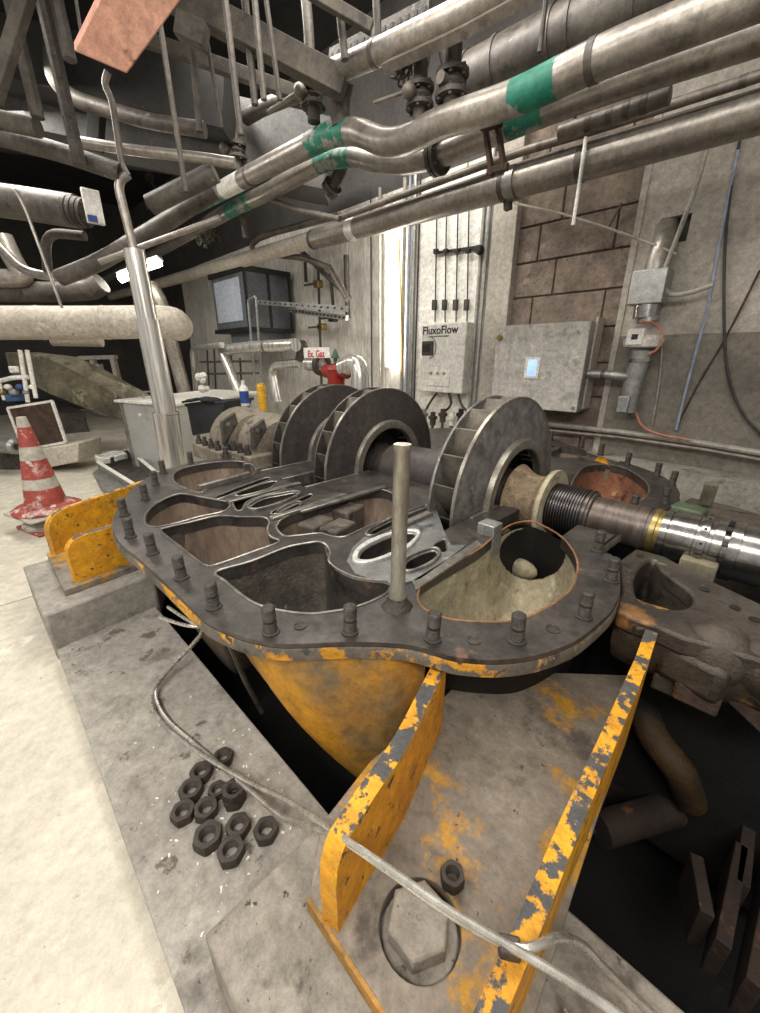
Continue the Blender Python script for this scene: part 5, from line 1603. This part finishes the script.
MB().box(PD(6, 402, dd), PD(26, 393, dd + 0.1)).build('valve_manifold', M['bluepaint'], sk, bevel=0.01)
for (a, b) in (((28, 402), (20, 350)), ((36, 398), (27, 350)), ((5, 400), (-5, 372))):
    MB().cyl(PD(*a, dd), PD(*b, dd), 0.018, n=8).build('pipe_leg', M['sheet'], sk)
for k in range(6):
    p = PD(2 + k * 6, 392 - (k % 2) * 5, dd)
    MB().sphere(p, random.uniform(0.025, 0.045), 10, (1, 1, 0.8)).build('fitting', M[('brass', 'sheet', 'galv', 'bluepaint', 'galv', 'sheet')[k]], sk)
MB().tube([PD(-5, 382, dd), PD(12, 378, dd), PD(28, 377, dd)], 0.02, 8).build('hand_rail', M['sheet'], sk)
MB().box(PD(10, 373, dd), PD(18, 366, dd + 0.08)).build('white_cap', M['white'], sk, bevel=0.01)
o = MB().box((-10.5, 0.6, ZF), (-7.5, 1.2, 0.25)).build('low_platform', M['old_steel'])
tag(o, 'low dark steel platform far back behind the pump skid', 'platform')
# open tray with cables
tr = thing('open_tray', 'open grey metal tray with coiled hoses on the floor by the tank', 'tray', P(118, 480, ZF))
tpx = [(103, 462), (135, 453), (152, 478), (128, 486), (112, 474)]
zt_ = 0.05
pp = [P(a, b, zt_) for (a, b) in ((98, 462), (128, 449), (158, 474), (140, 488))]
cc_ = sum(pp, Vector()) / 4
for i in range(4):
    a, b = pp[i], pp[(i + 1) % 4]
    MB().beam((a.x, a.y, 0.0), (b.x, b.y, 0.0), 0.02, 0.11).build('tray_side', M['galv'], tr, bevel=0.003)
    MB().beam((a.x, a.y, zt_), (b.x, b.y, zt_), 0.035, 0.012).build('tray_rim', M['sheet'], tr, bevel=0.002)
MB().prism([(p.x, p.y) for p in pp], ZF, ZF + 0.01).build('tray_bottom', M['old_steel'], tr)
lidp = [P(a, b, ZF + 0.05) for (a, b) in ((92, 470), (103, 463), (140, 485), (118, 494), (100, 486))]
o = MB().prism([(p.x, p.y) for p in lidp], ZF + 0.001, ZF + 0.03).build('tray_lid', M['galv'], bevel=0.01)
tag(o, 'flat grey lid plate lying on the floor in front of the open tray', 'lid')
for k in range(3):
    c = P(112, 459, 0.05) + Vector((0, 0, 0.02 * k))
    o = MB().tube([c + Vector((0.1 * math.cos(a / 3) * (1 + 0.1 * k), 0.13 * math.sin(a / 3), 0.01 * math.sin(a))) for a in range(19)], 0.012, 8, closed=False).build('hose_coil', M['white'])
    tag(o, ('bottom', 'middle', 'top')[k] + ' pale hose loop lying on the open tray', 'hose')

# ---------------------------------------------------------------- hoses over the plinth and the foot
hz = [(168, 607, .30), (190, 622, .30), (206, 628, .28), (192, 645, .05), (160, 680, .02), (151, 697, .014), (154, 713, .014), (172, 733, .014), (205, 757, .03), (250, 783, .09), (290, 801, .2), (339, 835, .37), (397, 874, .375), (436, 902, .38), (485, 932, .385), (520, 952, .39), (563, 977, .39), (612, 1010, .38), (660, 1045, .37)]
q = chaikin([P(a, b, c) for (a, b, c) in hz], 2)
o = MB().tube(q, [0.0062 - 0.0015 * min(1, max(0, (p.z - 0.05) / 0.3)) for p in q], 10).build('steel_hose', M['hose'])
tag(o, 'long steel tube bent over the plinth nuts and across both yellow ribs, outer one', 'tube')
hz = [(160, 617, .28), (185, 626, .29), (207, 627, .28), (198, 640, .05), (170, 668, .02), (154, 690, .014), (158, 706, .014), (168, 722, .016), (190, 740, .016), (215, 761, .02), (245, 786, .05), (275, 812, .1), (292, 823, .15), (320, 828, .28), (347, 842, .37), (400, 879, .37), (440, 908, .37), (490, 938, .38), (520, 950, .385), (538, 946, .385), (558, 935, .36), (582, 942, .3), (602, 966, .24), (650, 1012, .16), (680, 1040, .16)]
q = chaikin([P(a, b, c) for (a, b, c) in hz], 2)
o = MB().tube(q, [0.0062 - 0.0015 * min(1, max(0, (p.z - 0.05) / 0.3)) for p in q], 10).build('steel_hose', M['hose'])
tag(o, 'steel tube that hooks down to the pad past the right yellow rib, inner one', 'tube')
hz = [(228, 640, .3), (245, 680, .1), (262, 712, -.1)]
o = MB().tube([P(a, b, c) for (a, b, c) in hz], 0.008, 8).build('drain_tube', M['jacket_dark'])
tag(o, 'thin dark tube dropping into the pit beside the volute', 'tube')
p = P(510, 945, .385)
t = thing('tube_clip', 'small grimy clip holding the steel tubes on the right rib', 'clip', p)
MB().box(p - Vector((0.012, 0.009, 0.014)), p + Vector((0.012, 0.009, 0.003)), rz=0.6).build('clip_body', M['old_steel'], t, bevel=0.003)
p = P(420, 944, .2)

# ---------------------------------------------------------------- bearing pedestal at the coupling and the pit contents
pd = thing('bearing_pedestal', 'massive grimy cast bearing pedestal under the polished coupling', 'pedestal', (0.1, 1.4, 0.2))
ZP = 0.39
top_ = [P(a, b, ZP) for (a, b) in ((620, 560), (636, 548), (665, 556), (700, 575), (760, 603), (830, 640), (850, 700), (760, 660), (712, 645), (685, 638), (655, 625), (632, 618), (617, 610), (622, 590))]
kid = pz([(634, 580), (642, 565), (654, 560), (664, 572), (690, 592), (692, 603), (680, 609), (652, 606), (638, 598)], ZP)
mb = MB()
plate(mb, [Vector((p.x, p.y)) for p in top_], [kid], ZP, ZP - 0.05)
mb.build('pedestal_top', M['greasy'], pd, smooth=30, bevel=0.008)
bowl(MB(), kid, ZP - 0.04, 0.2, 0.002, 0.3, 2, 5).build('pocket', M['greasy'], pd)
for (a, b, w_) in ((640, 556, 0), (705, 590, 0), (735, 608, 0), (755, 620, 0)):
    p = P(a, b, ZP)
    MB().lathe(p, UP, [(0, 0.012), (0.003, 0.012), (0.003, 0.008), (0.001, 0)], 12).build('bolt_hole', M['darkmetal'], pd)
# bearing saddle
MB().box((-0.13, SY - 0.125, 0.30), (-0.035, SY + 0.125, ZT - 0.02)).build('bearing_shell', M['lime'], pd, bevel=0.006)
edge_ = [P(a, b, ZP) for (a, b) in ((617, 610), (632, 618), (655, 625), (685, 638), (712, 645), (760, 660), (850, 700))]
vs_, fs_ = [], []
for q_ in edge_:
    vs_ += [(q_.x, q_.y + 0.004, ZP - 0.01), (q_.x, q_.y + 0.01, ZP - 0.1), (q_.x, q_.y + 0.05, ZP - 0.17), (q_.x, q_.y + 0.12, ZP - 0.17), (q_.x, q_.y + 0.12, ZP - 0.01)]
for i in range(len(edge_) - 1):
    for k in range(5):
        l = (k + 1) % 5
        fs_.append((i * 5 + k, i * 5 + l, i * 5 + 5 + l, i * 5 + 5 + k))
MB().add(vs_, fs_).build('pedestal_face', M['ped_face'], pd, smooth=40, label='side face with flaking yellow paint')
# rounded lobe and ledge below
c = P(716, 652, 0.34)
vs = MB()
vs.sphere(c, 0.085, 20, (0.9, 0.9, 0.9))
MB().sphere(P(775, 670, 0.34), 0.09, 20, (1, 0.9, 0.9)).build('rounded_lobe', M['ped_face'], pd, smooth=60)
vs.build('rounded_lobe', M['ped_face'], pd, smooth=60)
MB().beam(P(664, 650, 0.30), P(730, 685, 0.30), 0.09, 0.1).build('lower_ledge', M['greasy'], pd, bevel=0.02)
MB().cyl(P(690, 655, 0.28), P(735, 668, 0.28), 0.055, n=20).build('pipe_boss', M['greasy'], pd)
MB().beam(P(655, 672, 0.22), P(720, 700, 0.22), 0.08, 0.05).build('bracket', M['old_steel'], pd, bevel=0.006)
MB().box(P(690, 690, 0.24) - Vector((0.03, 0.03, 0.025)), P(712, 692, 0.24) + Vector((0.02, 0.03, 0.03))).build('bracket_block', M['rusty_steel'], pd, bevel=0.008)
MB().box((-0.3, 1.3, -0.6), (1.2, 2.4, 0.2)).build('pedestal_body', M['pit'], pd, bevel=0.03)  # near black stands in for the shade down in the pit
q0, q1 = P(735, 690, 0.25), P(790, 740, 0.2)
MB().beam(q0, q1, 0.05, 0.05).build('strut', M['rusty_steel'], pd, bevel=0.005)
# pit contents
def pitpipe(lab, pts, r, m_):
    t = thing('pit_pipe', lab, 'pipe', P(*pts[0]))
    MB().tube(elbowed([P(*q) for q in pts], 0.1), r, 14).build('pipe_body', M[m_], t)
    return t


pitpipe('rusty yellow pipe bend deep in the pit beside the right rib', [(640, 690, -0.05), (650, 735, -0.1), (680, 770, -0.15), (690, 800, -0.3)], 0.045, 'pit_yellow')
pitpipe('dark pipe crossing the pit floor', [(600, 830, -0.4), (700, 800, -0.4), (800, 790, -0.4)], 0.05, 'pit_rust')
for k, (a, b, c_, d2) in enumerate(((735, 860, 715, 960), (690, 870, 700, 930), (752, 760, 735, 900), (772, 860, 745, 1000))):
    o = MB().beam(P(a, b, -0.35), P(c_, d2, -0.35), 0.03, 0.14).build('pit_plate', M['pit_rust'], bevel=0.003)
    tag(o, ('rusty upright rib plate in the pit, nearest the steel tubes', 'short rusty rib plate in the pit, closest to the foot', 'long rusty rib plate high in the pit', 'rusty rib plate at the outer side of the pit')[k], 'plate')
o = MB().box((0.55, 0.4, -0.5), (1.6, 1.0, -0.3)).build('pit_ledge', M['pit_rust'], bevel=0.02)
tag(o, 'rusty ledge at the end of the pit', 'ledge')
# small lever and green bar beyond the coupling
o = MB().beam(P(705, 505, ZT - 0.05), P(712, 483, ZT + 0.06), 0.05, 0.03).build('ochre_lug', M['lime'], bevel=0.008)
tag(o, 'small ochre lug standing up beyond the polished coupling', 'lug')
o = MB().beam(P(672, 508, ZT - 0.02), P(705, 516, ZT - 0.02), 0.09, 0.05).build('green_bar', mat('dull_green', '5c6a50', '48543f', 8, 0.6, bump=0.2), bevel=0.01)
tag(o, 'dull green bar behind the polished coupling', 'bar')
far = [P(a, b, 0.36) for (a, b) in ((655, 520), (690, 497), (730, 505), (800, 525), (850, 560), (800, 575), (700, 540))]
o = MB().prism([(p.x, p.y) for p in far], -0.1, 0.36).build('rear_pedestal_casting', M['case_dirty'], bevel=0.01)
tag(o, 'grimy flat casting behind the polished coupling at the wall side', 'casting')

# paint flakes and grit lying on the plinth
mb = MB()
for k in range(110):
    px, py = random.gauss(215, 45), random.gauss(790, 75)
    p = P(px, py, 0.0)
    if not (0.02 < p.y < 0.34 and -1.4 < p.x < -0.4):
        continue
    a = random.uniform(0, 3)
    s_ = random.uniform(0.001, 0.004)
    mb.box((p.x - s_, p.y - s_ * 0.5, 0.0), (p.x + s_, p.y + s_ * 0.5, 0.0015), rz=a)
o = mb.build('paint_flakes', M['sheet'])
tag(o, 'white paint flakes and grit scattered over the plinth around the nuts', 'debris', kind='stuff')
